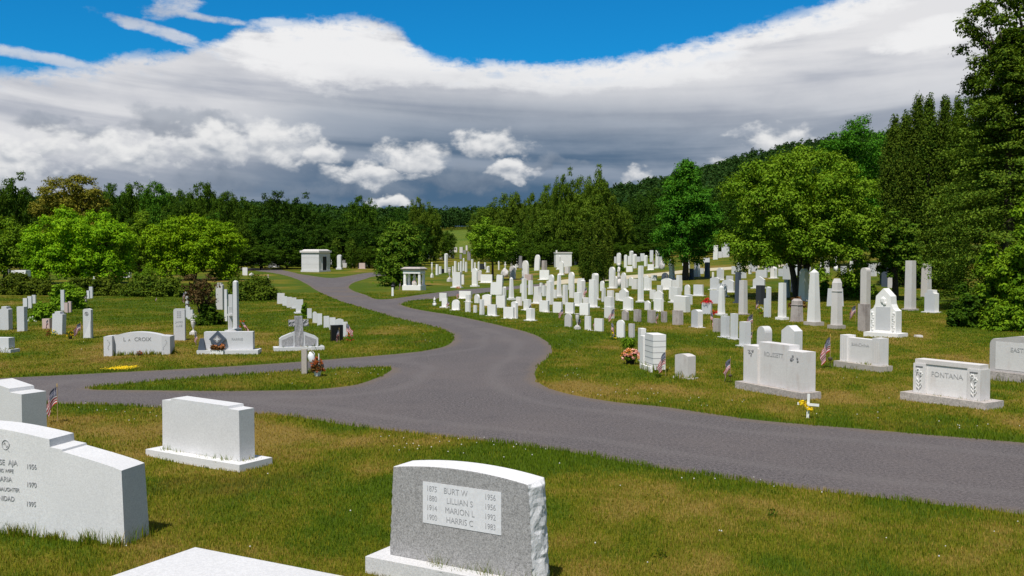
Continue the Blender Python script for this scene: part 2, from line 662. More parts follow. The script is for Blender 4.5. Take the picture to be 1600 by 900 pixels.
stone_mat('black_granite', (0.018, 0.019, 0.022), 0.3, 200.0, rough=0.25)
stone_mat('dim_granite', (0.30, 0.29, 0.30), 0.25, 200.0)
stone_mat('pink_granite', (0.58, 0.45, 0.42), 0.2, 200.0, stain=0.2, stain_col=(0.30, 0.20, 0.18))
stone_mat('concrete', (0.48, 0.43, 0.38), 0.2, 90.0, stain=0.4, stain_col=(0.25, 0.19, 0.15))
stone_mat('rough_base', (0.52, 0.465, 0.43), 0.4, 60.0, stain=0.5, stain_col=(0.24, 0.20, 0.16), bump_s=0.6)
flat_mat('engraving', (0.20, 0.20, 0.205), 0.9)
flat_mat('pale_engraving', (0.38, 0.38, 0.39), 0.9)
flat_mat('faint_engraving', (0.46, 0.45, 0.45), 0.9)
flat_mat('polished_panel', (0.72, 0.72, 0.735), 0.4, 0.05)
flat_mat('bark', (0.060, 0.045, 0.034), 0.95, 0.4, 14.0)
flat_mat('pale_bark', (0.22, 0.20, 0.17), 0.95, 0.4, 10.0)
flat_mat('wood_stick', (0.42, 0.30, 0.16), 0.7)
flat_mat('white_paint', (0.80, 0.80, 0.76), 0.5, 0.04)
flat_mat('gilt', (0.55, 0.36, 0.08), 0.4)
flat_mat('black_plastic', (0.015, 0.015, 0.016), 0.5)
flat_mat('dark_metal', (0.03, 0.03, 0.032), 0.5)
flat_mat('milk_plastic', (0.78, 0.79, 0.80), 0.35, 0.04)
flat_mat('terracotta', (0.35, 0.13, 0.06), 0.8)
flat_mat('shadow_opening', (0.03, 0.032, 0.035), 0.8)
flat_mat('bronze', (0.07, 0.055, 0.035), 0.5)
leaf_mat('leaf_lime', (0.100, 0.235, 0.006), (0.245, 0.400, 0.010), 0.22)
leaf_mat('leaf_mid', (0.068, 0.150, 0.008), (0.170, 0.270, 0.012), 0.22)
leaf_mat('leaf_maple', (0.028, 0.106, 0.007), (0.088, 0.215, 0.014), 0.22)
leaf_mat('leaf_dark', (0.026, 0.066, 0.005), (0.078, 0.140, 0.008), 0.22)
leaf_mat('leaf_forest', (0.014, 0.046, 0.004), (0.050, 0.104, 0.007), 0.22)
leaf_mat('leaf_apple', (0.078, 0.180, 0.007), (0.205, 0.325, 0.020), 0.22)
leaf_mat('leaf_bronze', (0.095, 0.110, 0.010), (0.250, 0.220, 0.026), 0.2)
leaf_mat('leaf_poplar', (0.044, 0.096, 0.006), (0.130, 0.195, 0.016), 0.22)
leaf_mat('leaf_cedar', (0.040, 0.098, 0.006), (0.130, 0.195, 0.014), 0.15)
leaf_mat('leaf_spruce', (0.044, 0.104, 0.008), (0.150, 0.225, 0.020), 0.15)
leaf_mat('leaf_ash', (0.080, 0.185, 0.008), (0.210, 0.350, 0.016), 0.22)
leaf_mat('leaf_yew', (0.034, 0.066, 0.005), (0.110, 0.150, 0.010), 0.15)
leaf_mat('leaf_hill', (0.014, 0.042, 0.008), (0.040, 0.080, 0.014), 0.2)
leaf_mat('leaf_arbor', (0.034, 0.078, 0.006), (0.105, 0.152, 0.012), 0.12)
leaf_mat('leaf_purple', (0.070, 0.060, 0.020), (0.170, 0.105, 0.040), 0.3)
leaf_mat('petal_orange', (0.600, 0.200, 0.030), (0.750, 0.420, 0.200), 0.2)
leaf_mat('petal_red', (0.500, 0.010, 0.015), (0.700, 0.035, 0.040), 0.2)
leaf_mat('petal_rust', (0.260, 0.050, 0.020), (0.420, 0.120, 0.030), 0.2)
leaf_mat('petal_yellow', (0.750, 0.500, 0.010), (0.850, 0.660, 0.030), 0.2)
leaf_mat('petal_white', (0.750, 0.740, 0.680), (0.820, 0.800, 0.720), 0.2)
leaf_mat('petal_pink', (0.700, 0.300, 0.260), (0.780, 0.480, 0.380), 0.2)
leaf_mat('leaf_russet', (0.110, 0.055, 0.018), (0.200, 0.110, 0.030), 0.2)

# ---------------------------------------------------------------- outlines of the roads (traced, laid on the ground)
def catmull(pts, n=6):
    P = [np.array(p, float) for p in pts]
    out = []
    for i in range(len(P) - 1):
        p0 = P[max(i - 1, 0)]
        p1, p2 = P[i], P[i + 1]
        p3 = P[min(i + 2, len(P) - 1)]
        for k in range(n):
            t = k / n
            out.append(0.5 * ((2 * p1) + (p2 - p0) * t + (2 * p0 - 5 * p1 + 4 * p2 - p3) * t * t + (3 * p1 - p0 - 3 * p2 + p3) * t ** 3))
    out.append(P[-1])
    return out


BOTTOM = [(-260, 640), (-120, 632), (0, 629), (55, 630), (150, 632), (250, 637), (350, 644), (450, 650), (560, 667), (687, 681), (790, 693), (900, 708),
          (1000, 727), (1100, 742), (1200, 757), (1400, 781), (1600, 804), (1760, 826), (2000, 856)]
UPRIGHT = [(2000, 740), (1760, 712), (1600, 692), (1460, 680), (1320, 668), (1189, 657), (1110, 646), (1031, 635), (960, 628), (900, 618), (868, 610), (845, 600),
           (836, 587), (840, 573), (852, 562), (862, 552), (862, 542), (852, 532), (830, 521), (800, 513), (753, 502), (710, 493), (660, 485), (634, 479), (626, 475.5)]
SECOND = [(634, 472), (650, 469), (690, 466), (702, 464), (763, 457), (810, 451), (852, 447)]
SECOND_TOP = [(852, 443), (827, 445), (790, 448), (743, 451), (700, 455), (654, 461), (630, 464.5), (605, 467.5), (586, 467), (572, 461), (556, 456), (547, 451.5),
              (545, 448), (550, 443), (560, 439), (572, 435.5), (584, 432), (625, 428)]
THIRD = [(622, 424), (578, 426), (562, 428), (545, 431), (524, 434), (510, 434), (498, 432.5), (484, 430.5), (470, 428.5), (446, 423), (430, 421), (385, 419), (330, 417), (270, 416)]
LEFTEDGE = [(270, 418.5), (330, 420), (385, 422), (430, 427), (458, 434), (478, 443), (490, 451), (505, 459), (530, 470), (570, 482), (610, 494), (650, 504), (684, 512), (704, 521),
            (709, 530), (700, 539), (680, 545), (640, 551), (560, 558), (400, 570), (200, 581), (0, 591), (-120, 597), (-260, 603)]
ISLAND = [(138, 607), (155, 603), (200, 599), (330, 588), (480, 578.5), (560, 574.5), (598, 573), (612, 575.5), (606, 582), (585, 592), (556, 601), (520, 606), (480, 609), (400, 610.5),
          (300, 610.5), (200, 609.5), (150, 609), (138, 607)]
PALE = ([(852, 443), (880, 437), (930, 433.5), (977, 430.5), (1027, 426.5), (1068, 422), (1100, 419.5), (1160, 416), (1260, 412)],
        [(1260, 415.5), (1160, 420), (1100, 424), (1068, 427), (1027, 431.5), (977, 436), (930, 440), (880, 443.5), (852, 447)])


def outline(*parts):
    pts = []
    for p in parts:
        c = catmull(p)
        if pts and np.allclose(pts[-1], c[0]):
            c = c[1:]
        pts += c
    W = [hit(*p)[:2] for p in pts]
    res = [W[0]]
    for w in W[1:]:
        seg = np.hypot(*(w - res[-1]))
        if seg < 0.05:
            continue
        n = int(seg // 1.2) + 1
        a = res[-1]
        for k in range(1, n + 1):
            res.append(a + (w - a) * k / n)
    if np.hypot(*(res[0] - res[-1])) < 0.05:
        res.pop()
    return np.array(res)


ROAD_POLY = outline(BOTTOM, UPRIGHT, SECOND, SECOND_TOP, THIRD, LEFTEDGE)
ISLE_POLY = outline(ISLAND)
PALE_POLY = outline(*PALE)


def inside(poly, x, y):
    x = np.asarray(x)
    y = np.asarray(y)
    r = np.zeros(x.shape, bool)
    n = len(poly)
    j = n - 1
    for i in range(n):
        xi, yi = poly[i]
        xj, yj = poly[j]
        c = ((yi > y) != (yj > y))
        with np.errstate(divide='ignore', invalid='ignore'):
            r ^= c & (x < (xj - xi) * (y - yi) / (yj - yi + 1e-12) + xi)
        j = i
    return r


def on_road(x, y):
    return inside(ROAD_POLY, x, y) & ~inside(ISLE_POLY, x, y)


_EDGEPTS = np.concatenate([np.concatenate([p, (p + np.roll(p, -1, 0)) / 2]) for p in (ROAD_POLY, ISLE_POLY)])


def edge_dist(x, y):
    x = np.asarray(x, float).ravel()
    y = np.asarray(y, float).ravel()
    out = np.full(len(x), 50.0)
    near = np.where(np.hypot(x, y) < 140)[0]
    for s in range(0, len(near), 4000):
        k = near[s:s + 4000]
        dx = x[k, None] - _EDGEPTS[None, :, 0]
        dy = y[k, None] - _EDGEPTS[None, :, 1]
        out[k] = np.sqrt((dx * dx + dy * dy).min(1))
    return out


def lawn_tone(x, y, ed):
    """0 lush .. 1 dried: patches of drought, greener along the road."""
    n = 0.28 * vnoise(x, y, 3.4, 1) + 0.26 * vnoise(x, y, 1.25, 2) + 0.26 * vnoise(x * 1.0, y * 0.6, 0.5, 3) + 0.20 * vnoise(x, y, 0.2, 13)
    t = 0.52 + (n - 0.5) * 2.1
    t = t - 0.30 * np.exp(-(ed / 0.55) ** 2)
    # the grave rows on the far right are drier, the lawn of the left plot greener
    t = t - 0.38 * np.exp(-(((x + 16.5) / 5.0) ** 2 + ((y - 46) / 14.0) ** 2))
    t = t + 0.05 - 0.20 * smooth(12, 34, y)
    return np.clip(t, 0, 1)


def build_ground():
    pts = []
    rng = np.random.default_rng(5)
    for d in np.geomspace(2.2, 3500, 175):
        step = 0.85 if d < 400 else 1.6
        for a in np.arange(-42, 42.01, step):
            pts.append((a, d))
    for d in np.geomspace(2.2, 3500, 26):
        for a in np.arange(50, 311, 10):
            pts.append((a, d))
    P = np.array(pts)
    jit = 1 + (rng.random(len(P)) - 0.5) * 0.012
    aa = np.radians(P[:, 0] + (rng.random(len(P)) - 0.5) * 0.25)
    XY = np.stack([np.sin(aa) * P[:, 1] * jit, np.cos(aa) * P[:, 1] * jit], 1)
    XY = np.concatenate([XY, [[0, 0], [0.8, 0.3], [-0.8, 0.3]]])
    polys = [ROAD_POLY, ISLE_POLY, PALE_POLY]
    # keep grid points a little off the traced edges
    allp = np.concatenate(polys)
    keep = np.ones(len(XY), bool)
    for s in range(0, len(XY), 4000):
        q = XY[s:s + 4000]
        dm = np.sqrt(((q[:, None, :] - allp[None]) ** 2).sum(2).min(1))
        keep[s:s + 4000] = dm > np.minimum(0.10, 0.012 * np.hypot(q[:, 0], q[:, 1]))
    XY = XY[keep]
    verts = [Vector(p) for p in XY]
    edges = []
    for pl in polys:
        b = len(verts)
        verts += [Vector(p) for p in pl]
        n = len(pl)
        edges += [(b + i, b + (i + 1) % n) for i in range(n)]
    V, _, Fc, *_r = geometry.delaunay_2d_cdt(verts, edges, [], 0, 1e-5)
    V = np.array([(v[0], v[1]) for v in V])
    Fc = np.array([f[:3] for f in Fc], np.int64)
    cen = V[Fc].mean(1)
    rd = on_road(cen[:, 0], cen[:, 1])
    pl = inside(PALE_POLY, cen[:, 0], cen[:, 1]) & ~rd
    Z = ground(V[:, 0], V[:, 1])
    V3 = np.concatenate([V, Z[:, None]], 1)
    ed = edge_dist(V[:, 0], V[:, 1])
    tone = lawn_tone(V[:, 0], V[:, 1], ed)
    # a mown hayfield far up the valley
    fx = V[Fc].mean(1)
    tt = fx[:, 0] / np.maximum(fx[:, 1], 1)
    dd = np.hypot(fx[:, 0], fx[:, 1])
    fld = (tt > -0.085) & (tt < -0.028) & (dd > 285) & (dd < 480) & (fx[:, 1] > 0)
    for name, sel, mat, lab in (('lawn', ~(rd | pl), 'lawn', 'mown cemetery lawn with dried brown patches and hills behind'),
                                ('road', rd, 'asphalt', 'grey asphalt cemetery drive winding between the lawns'),
                                ('gravel_path', pl, 'pale_gravel', 'pale gravel lane crossing the lawn behind the white stones')):
        f = Fc[sel]
        used, inv = np.unique(f, return_inverse=True)
        me = mesh_from(name, V3[used], inv.reshape(-1, 3), True)
        a = me.attributes.new('tone', 'FLOAT', 'POINT')
        a.data.foreach_set('value', tone[used].astype(np.float32))
        a = me.attributes.new('edge', 'FLOAT', 'POINT')
        a.data.foreach_set('value', ed[used].astype(np.float32))
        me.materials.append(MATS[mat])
        if name == 'lawn':
            me.materials.append(MATS['field'])
            me.polygons.foreach_set('material_index', fld[sel].astype(np.int32))
        o = link(name, me)
        # faces up
        if me.polygons[0].normal.z < 0:
            me.flip_normals()
        tag(o, lab, {'lawn': 'lawn', 'road': 'road', 'gravel_path': 'path'}[name], kind='structure')


build_ground()


# ---------------------------------------------------------------- grass blades
def blades(name, x, y, h, w, tone, rng, label, lean=0.45):
    n = len(x)
    z = ground(x, y)
    ang = rng.random(n) * math.tau
    la = rng.random(n) * math.tau
    lean_ = h * lean * (0.3 + rng.random(n))
    dx, dy = np.cos(ang) * w * 0.5, np.sin(ang) * w * 0.5
    tx, ty = np.cos(la) * lean_, np.sin(la) * lean_
    V = np.empty((n, 5, 3), np.float32)
    V[:, 0] = np.stack([x - dx, y - dy, z - 0.005], 1)
    V[:, 1] = np.stack([x + dx, y + dy, z - 0.005], 1)
    V[:, 2] = np.stack([x + dx * 0.8 + tx * 0.35, y + dy * 0.8 + ty * 0.35, z + h * 0.58], 1)
    V[:, 3] = np.stack([x - dx * 0.8 + tx * 0.35, y - dy * 0.8 + ty * 0.35, z + h * 0.58], 1)
    V[:, 4] = np.stack([x + tx, y + ty, z + h * (1 - 0.15 * rng.random(n))], 1)
    b = np.arange(n)[:, None] * 5
    T = np.concatenate([b + [0, 1, 2], b + [0, 2, 3], b + [3, 2, 4]], 1).reshape(-1, 3)
    me = mesh_from(name, V.reshape(-1, 3), T)
    a = me.attributes.new('tone', 'FLOAT', 'POINT')
    a.data.foreach_set('value', np.repeat(tone, 5).astype(np.float32))
    o = link(name, me, MATS['grass_blades'])
    tag(o, label, 'grass', kind='stuff')
    return o


def build_grass():
    rng = np.random.default_rng(11)
    N = 760000
    a = np.radians((rng.random(N) * 2 - 1) * 29.5)
    d = 4.6 * (62 / 4.6) ** (rng.random(N) ** 1.0)
    x, y = np.sin(a) * d, np.cos(a) * d
    ed = edge_dist(x, y)
    creep = vnoise(x, y, .35, 21) * .13 - .035
    k = (~on_road(x, y) | (ed < creep)) & ~inside(PALE_POLY, x, y)
    x, y, d, ed = x[k], y[k], d[k], ed[k]
    tone = lawn_tone(x, y, ed)
    hh = (0.020 + 0.024 * rng.random(len(x))) * (1.25 - 0.55 * tone) * (1 + 0.5 * np.exp(-(ed / 0.3) ** 2))
    w = np.maximum(0.0045, d * 0.00062)
    tone = np.clip(tone + (rng.random(len(x)) - 0.5) * 0.25, 0, 1)
    blades('grass', x, y, hh, w, tone, rng, 'short mown grass of mixed green and straw blades')
    # clover heads along the verges and in the right-hand lawn
    N = 4200
    a = np.radians((rng.random(N) * 2 - 1) * 29)
    d = 5 * (40 / 5) ** rng.random(N)
    x, y = np.sin(a) * d, np.cos(a) * d
    ed = edge_dist(x, y)
    p = 0.02 + 0.9 * np.exp(-((ed - 0.55) / 0.45) ** 2) + 0.55 * np.exp(-(((x - 5.2) / 2.5) ** 2 + ((y - 13.5) / 3.0) ** 2))
    k = ~on_road(x, y) & (rng.random(N) < p * vnoise(x, y, 1.3, 9) ** 4 * 2.6)
    x, y, d = x[k], y[k], d[k]
    z = ground(x, y) + 0.045 + 0.02 * rng.random(len(x))
    s = 0.006 + 0.003 * rng.random(len(x)) + d * 0.00008
    o8 = np.array([[1, 0, 0], [-1, 0, 0], [0, 1, 0], [0, -1, 0], [0, 0, 1], [0, 0, -1]], float)
    V = (np.stack([x, y, z], 1)[:, None, :] + o8[None] * s[:, None, None]).reshape(-1, 3)
    f8 = np.array([[0, 2, 4], [2, 1, 4], [1, 3, 4], [3, 0, 4], [2, 0, 5], [1, 2, 5], [3, 1, 5], [0, 3, 5]])
    Fc = (np.arange(len(x))[:, None, None] * 6 + f8[None]).reshape(-1, 3)
    o = link('clover_flowers', mesh_from('clover_flowers', V, Fc), MATS['petal_white'])
    tag(o, 'tiny white clover heads dotted through the grass', 'clover', kind='stuff')


build_grass()


def tufts(pts, per, h, name, label, spread=0.06, seed=3, tone=0.2):
    """Unmown blades along a stone's foot; pts is a polyline in world xy."""
    rng = np.random.default_rng(seed)
    X, Y = [], []
    for (a, b) in zip(pts[:-1], pts[1:]):
        n = int(np.hypot(b[0] - a[0], b[1] - a[1]) * per)
        t = rng.random(n)
        X.append(a[0] + (b[0] - a[0]) * t + rng.normal(0, spread, n))
        Y.append(a[1] + (b[1] - a[1]) * t + rng.normal(0, spread, n))
    return np.concatenate(X), np.concatenate(Y)


TALL = [[], []]          # collected by the monuments, built at the end

# ---------------------------------------------------------------- monuments
def prof(kind, W, H):
    """Outline of a tablet in x (across) and z (up), counter-clockwise, foot at z=0."""
    w = W / 2
    if kind == 'round':
        h = min(w, H * 0.5)
        n = 10
        arc = [(w * math.cos(t), H - h + h * math.sin(t)) for t in np.linspace(0, math.pi, n)]
        return [(-w, 0), (w, 0)] + arc
    if kind == 'serp':
        s = min(0.16 * W, H * 0.3)
        arc = [(w * u, H - s * u * u) for u in np.linspace(1, -1, 11)]
        return [(-w, 0), (w, 0)] + arc
    if kind == 'gothic':
        s = min(W * 0.95, H * 0.45)
        rt = [(w * math.cos(t) ** 0.8, H - s + s * math.sin(t)) for t in np.linspace(0, math.pi / 2, 6)]
        lf = [(-a, b) for a, b in reversed(rt[:-1])]
        return [(-w, 0), (w, 0)] + rt + lf
    if kind == 'gable':
        s = min(0.30 * W, H * 0.3)
        return [(-w, 0), (w, 0), (w, H - s), (0.12 * w, H), (-0.12 * w, H), (-w, H - s)]
    if kind == 'shoulder':
        s = min(0.16 * H, 0.3 * W)
        a = 0.62 * w
        return [(-w, 0), (w, 0), (w, H - s), (a, H - s * 0.85), (a * 0.92, H), (-a * 0.92, H), (-a, H - s * 0.85), (-w, H - s)]
    if kind == 'step':
        s = 0.10 * H
        return [(-w, 0), (w, 0), (w, H - s), (0.55 * w, H - s), (0.52 * w, H), (-0.52 * w, H), (-0.55 * w, H - s), (-w, H - s)]
    if kind == 'wing':            # a taller half beside a lower one
        return [(-w, 0), (w, 0), (w, H * 0.62), (0.05 * w, H * 0.64), (0.05 * w, H * 0.94), (-0.05 * w, H), (-w, H * 0.98)]
    if kind == 'flare':           # concave sides
        out = []
        for u in np.linspace(0, 1, 7):
            out.append((w * (1 - 0.34 * math.sin(u * math.pi * 0.62)), H * u))
        out.append((w * 0.3, H * 1.0))
        return [(-w, 0)] + out + [(-a, b) for a, b in reversed(out[1:])]
    if kind == 'batter':
        return [(-w, 0), (w, 0), (w * 0.86, H), (-w * 0.86, H)]
    if kind == 'corner':          # clipped corners
        c = min(0.16 * W, 0.2 * H)
        return [(-w, 0), (w, 0), (w, H - c), (w - c * 0.3, H - c * 0.3), (w - c, H), (-w + c, H), (-w + c * 0.3, H - c * 0.3), (-w, H - c)]
    return [(-w, 0), (w, 0), (w, H), (-w, H)]


def dedupe(pts):
    out = []
    for p in pts:
        if not out or abs(p[0] - out[-1][0]) + abs(p[1] - out[-1][1]) > 1e-4:
            out.append(p)
    if abs(out[0][0] - out[-1][0]) + abs(out[0][1] - out[-1][1]) < 1e-4:
        out.pop()
    return out


def add_prism(bm, pts, T, z0=0.0, y0=0.0):
    pts = dedupe(pts)
    f = [bm.verts.new((x, y0 - T / 2, z + z0)) for x, z in pts]
    b = [bm.verts.new((x, y0 + T / 2, z + z0)) for x, z in pts]
    n = len(pts)
    bm.faces.new(f)
    bm.faces.new(b[::-1])
    for i in range(n):
        bm.faces.new((f[(i + 1) % n], f[i], b[i], b[(i + 1) % n]))


def add_frustum(bm, z0, z1, w0, d0, w1, d1, x=0.0, y=0.0):
    lo = [bm.verts.new((x + sx * w0 / 2, y + sy * d0 / 2, z0)) for sx, sy in ((-1, -1), (1, -1), (1, 1), (-1, 1))]
    if w1 < 1e-4:
        t = bm.verts.new((x, y, z1))
        for i in range(4):
            bm.faces.new((lo[i], lo[(i + 1) % 4], t))
    else:
        hi = [bm.verts.new((x + sx * w1 / 2, y + sy * d1 / 2, z1)) for sx, sy in ((-1, -1), (1, -1), (1, 1), (-1, 1))]
        for i in range(4):
            bm.faces.new((lo[i], lo[(i + 1) % 4], hi[(i + 1) % 4], hi[i]))
        bm.faces.new(hi)
    bm.faces.new(lo[::-1])


def add_box(bm, x0, x1, y0, y1, z0, z1):
    add_frustum(bm, z0, z1, x1 - x0, y1 - y0, x1 - x0, y1 - y0, (x0 + x1) / 2, (y0 + y1) / 2)


def add_tube(bm, pts, radii, n=8):
    rings = []
    for i, p in enumerate(pts):
        p = Vector(p)
        a = Vector(pts[max(i - 1, 0)])
        b = Vector(pts[min(i + 1, len(pts) - 1)])
        t = (b - a).normalized()
        u = t.orthogonal().normalized()
        v = t.cross(u)
        r = radii[i] if hasattr(radii, '__len__') else radii
        rings.append([bm.verts.new(p + (u * math.cos(k * math.tau / n) + v * math.sin(k * math.tau / n)) * r) for k in range(n)])
    # keep rings aligned
    for i in range(len(rings) - 1):
        A, B = rings[i], rings[i + 1]
        off = min(range(n), key=lambda o: (A[0].co - B[o].co).length)
        B2 = B[off:] + B[:off]
        rings[i + 1] = B2
        for k in range(n):
            bm.faces.new((A[k], A[(k + 1) % n], B2[(k + 1) % n], B2[k]))
    bm.faces.new(rings[0][::-1])
    bm.faces.new(rings[-1])


def add_lathe(bm, profile, n=14, x=0.0, y=0.0):
    rings = []
    for r, z in profile:
        rings.append([bm.verts.new((x + r * math.cos(k * math.tau / n), y + r * math.sin(k * math.tau / n), z)) for k in range(n)])
    for A, B in zip(rings[:-1], rings[1:]):
        for k in range(n):
            bm.faces.new((A[k], A[(k + 1) % n], B[(k + 1) % n], B[k]))
    bm.faces.new(rings[0][::-1])
    bm.faces.new(rings[-1])


def add_ball(bm, c, r, sub=2, sq=(1, 1, 1)):
    m = Matrix.Translation(Vector(c)) @ Matrix.Diagonal((r * sq[0], r * sq[1], r * sq[2], 1))
    bmesh.ops.create_icosphere(bm, subdivisions=sub, radius=1.0, matrix=m)


def text(body, parent, x, y, z, size, mat='engraving', align='CENTER', ext=0.0012, width=1.0, space=1.0):
    cu = bpy.data.curves.new('inscription', 'FONT')
    cu.body = body
    cu.size = size
    cu.align_x = align
    cu.align_y = 'CENTER'
    cu.extrude = ext
    cu.space_character = space
    cu.resolution_u = 3
    tmp = bpy.data.objects.new('inscription', cu)
    me = bpy.data.meshes.new_from_object(tmp)
    bpy.data.objects.remove(tmp)
    bpy.data.curves.remove(cu)
    me.materials.clear()
    o = link('inscription', me, MATS[mat], parent)
    o.location = (x, y, z)
    o.rotation_euler = (math.pi / 2, 0, 0)
    o.scale = (width, 1, 1)
    return o


M_ = {'g': 'grey_granite', 'w': 'white_marble', 'd': 'weathered_marble', 'b': 'stained_marble', 's': 'slate_granite', 'k': 'charcoal_granite', 'p': 'pink_granite',
      'l': 'lichen_granite', 'x': 'dim_granite', 'W': 'white_granite', 'c': 'concrete', 'n': 'black_granite', 'a': 'axed_granite'}
COLWORD = {'g': 'grey', 'w': 'white', 'd': 'weathered', 'b': 'stained', 's': 'slate', 'k': 'charcoal', 'p': 'pinkish', 'l': 'lichened',
           'x': 'dull', 'W': 'pale', 'c': 'buff', 'n': 'black', 'a': 'grey'}
KINDS = {  # profile, thickness ratio, name, category, words
    'slab': ('rect', .30, 'headstone', 'gravestone', 'flat slab'),
    'block': ('rect', .55, 'headstone', 'gravestone', 'squat block'),
    'round': ('round', .28, 'headstone', 'gravestone', 'round tablet'),
    'serp': ('serp', .28, 'headstone', 'gravestone', 'curved tablet'),
    'gothic': ('gothic', .28, 'headstone', 'gravestone', 'pointed tablet'),
    'gable': ('gable', .32, 'headstone', 'gravestone', 'gabled tablet'),
    'shoulder': ('shoulder', .4, 'headstone', 'gravestone', 'shouldered tablet'),
    'step': ('step', .4, 'headstone', 'gravestone', 'stepped stone'),
    'wing': ('wing', .3, 'headstone', 'gravestone', 'L-shaped stone'),
    'flare': ('flare', .4, 'headstone', 'gravestone', 'flared stone'),
    'batter': ('batter', .3, 'headstone', 'gravestone', 'tapering tablet'),
    'corner': ('corner', .28, 'headstone', 'gravestone', 'clipped tablet'),
    'pier': (None, .9, 'pillar_monument', 'monument', 'square pillar'),
    'pyr': (None, .95, 'pillar_monument', 'monument', 'pyramid-capped pillar'),
    'capped': (None, .95, 'pillar_monument', 'monument', 'capped pillar'),
    'obelisk': (None, 1.0, 'obelisk_monument', 'monument', 'obelisk'),
    'dome': (None, .9, 'pillar_monument', 'monument', 'domed pillar'),
    'cross': (None, .3, 'stone_cross', 'cross', 'stone cross'),
    'statue': (None, .7, 'grave_statue', 'statue', 'statue'),
    'urn': (None, 1.0, 'stone_urn', 'urn', 'urn'),
    'rock': (None, .8, 'boulder_monument', 'monument', 'rough rock'),
    'marker': (None, 1.0, 'grave_marker', 'grave marker', 'low marker'),
}
ORD = ['leftmost', 'second', 'third', 'fourth', 'fifth', 'sixth', 'seventh', 'eighth', 'ninth', 'tenth', 'eleventh', 'twelfth', 'thirteenth', 'fourteenth', 'fifteenth', 'sixteenth', 'seventeenth', 'eighteenth']
FOOTPRINTS = []


def shaft_mesh(kind, W, D, H, rng):
    bm = bmesh.new()
    if kind == 'pier':
        add_frustum(bm, 0, H, W, D, W * 0.88, D * 0.88)
    elif kind == 'pyr':
        h = H - W * 0.35
        add_frustum(bm, 0, h, W, D, W * 0.90, D * 0.90)
        add_frustum(bm, h + 0.001, H, W * 0.90, D * 0.90, W * 0.42, D * 0.42)
    elif kind == 'capped':
        h1, h2 = H * 0.72, H * 0.90
        add_frustum(bm, 0, h1, W, D, W * 0.86, D * 0.86)
        add_frustum(bm, h1 + .001, h1 + H * 0.02, W * 0.98, D * 0.98, W * 0.98, D * 0.98)
        add_frustum(bm, h1 + H * 0.021, h2, W * 0.84, D * 0.84, W * 0.82, D * 0.82)
        add_frustum(bm, h2 + .001, H, W * 0.84, D * 0.84, W * 0.5, D * 0.5)
    elif kind == 'obelisk':
        h = H * 0.93
        add_frustum(bm, 0, h, W, D, W * 0.62, D * 0.62)
        add_frustum(bm, h + .001, H, W * 0.62, D * 0.62, 0, 0)
    elif kind == 'dome':
        pts = prof('round', W * 0.92, H)
        add_prism(bm, pts, D)
    elif kind == 'cross':
        s = W * 0.28
        add_frustum(bm, 0, H, s * 1.15, D, s, D)
        add_box(bm, -W / 2, -s * 0.55, -D * .45, D * .45, H * 0.60, H * 0.60 + s)
        add_box(bm, s * 0.55, W / 2, -D * .45, D * .45, H * 0.60, H * 0.60 + s)
    elif kind == 'statue':
        add_frustum(bm, 0, H * 0.36, W, D, W * 0.9, D * 0.9)
        r = W * 0.5
        add_lathe(bm, [(r * .80, H * .361), (r * .62, H * .48), (r * .50, H * .62), (r * .62, H * .74), (r * .56, H * .82), (r * .22, H * .86)], 10)
        add_ball(bm, (0, 0, H * 0.925), H * 0.075, 1)
        for sx in (-1, 1):
            add_tube(bm, [(sx * r * .55, 0, H * .80), (sx * r * .70, -r * .2, H * .66), (sx * r * .18, -r * .62, H * .66)], [r * .17, r * .15, r * .11], 6)
    elif kind == 'urn':
        add_frustum(bm, 0, H * 0.22, W, D, W * 0.95, D * 0.95)
        add_frustum(bm, H * 0.221, H * 0.30, W * .7, D * .7, W * .5, D * .5)
        r = W * 0.40
        add_lathe(bm, [(r * .35, H * .301), (r * .22, H * .40), (r * .55, H * .52), (r * .90, H * .70), (r * .98, H * .84), (r * .80, H * .93), (r * 1.05, H * .95), (r * 1.02, H)], 12)
    elif kind == 'rock':
        add_ball(bm, (0, 0, H * 0.42), 1.0, 3, (W * .55, D * .55, H * .60))
        for v in bm.verts:
            n = v.co.copy()
            k = 1 + 0.22 * (math.sin(n.x * 11 / W + 1) + math.cos(n.z * 9 / H) * math.sin(n.y * 9 / W)) * 0.5 + (rng.random() - .5) * 0.16
            v.co = Vector((n.x * k, n.y * k, max(n.z * (k * 0.5 + .5), 0.0)))
    elif kind == 'marker':
        add_frustum(bm, 0, H, W, D, W * .92, D * .92)
    return bm


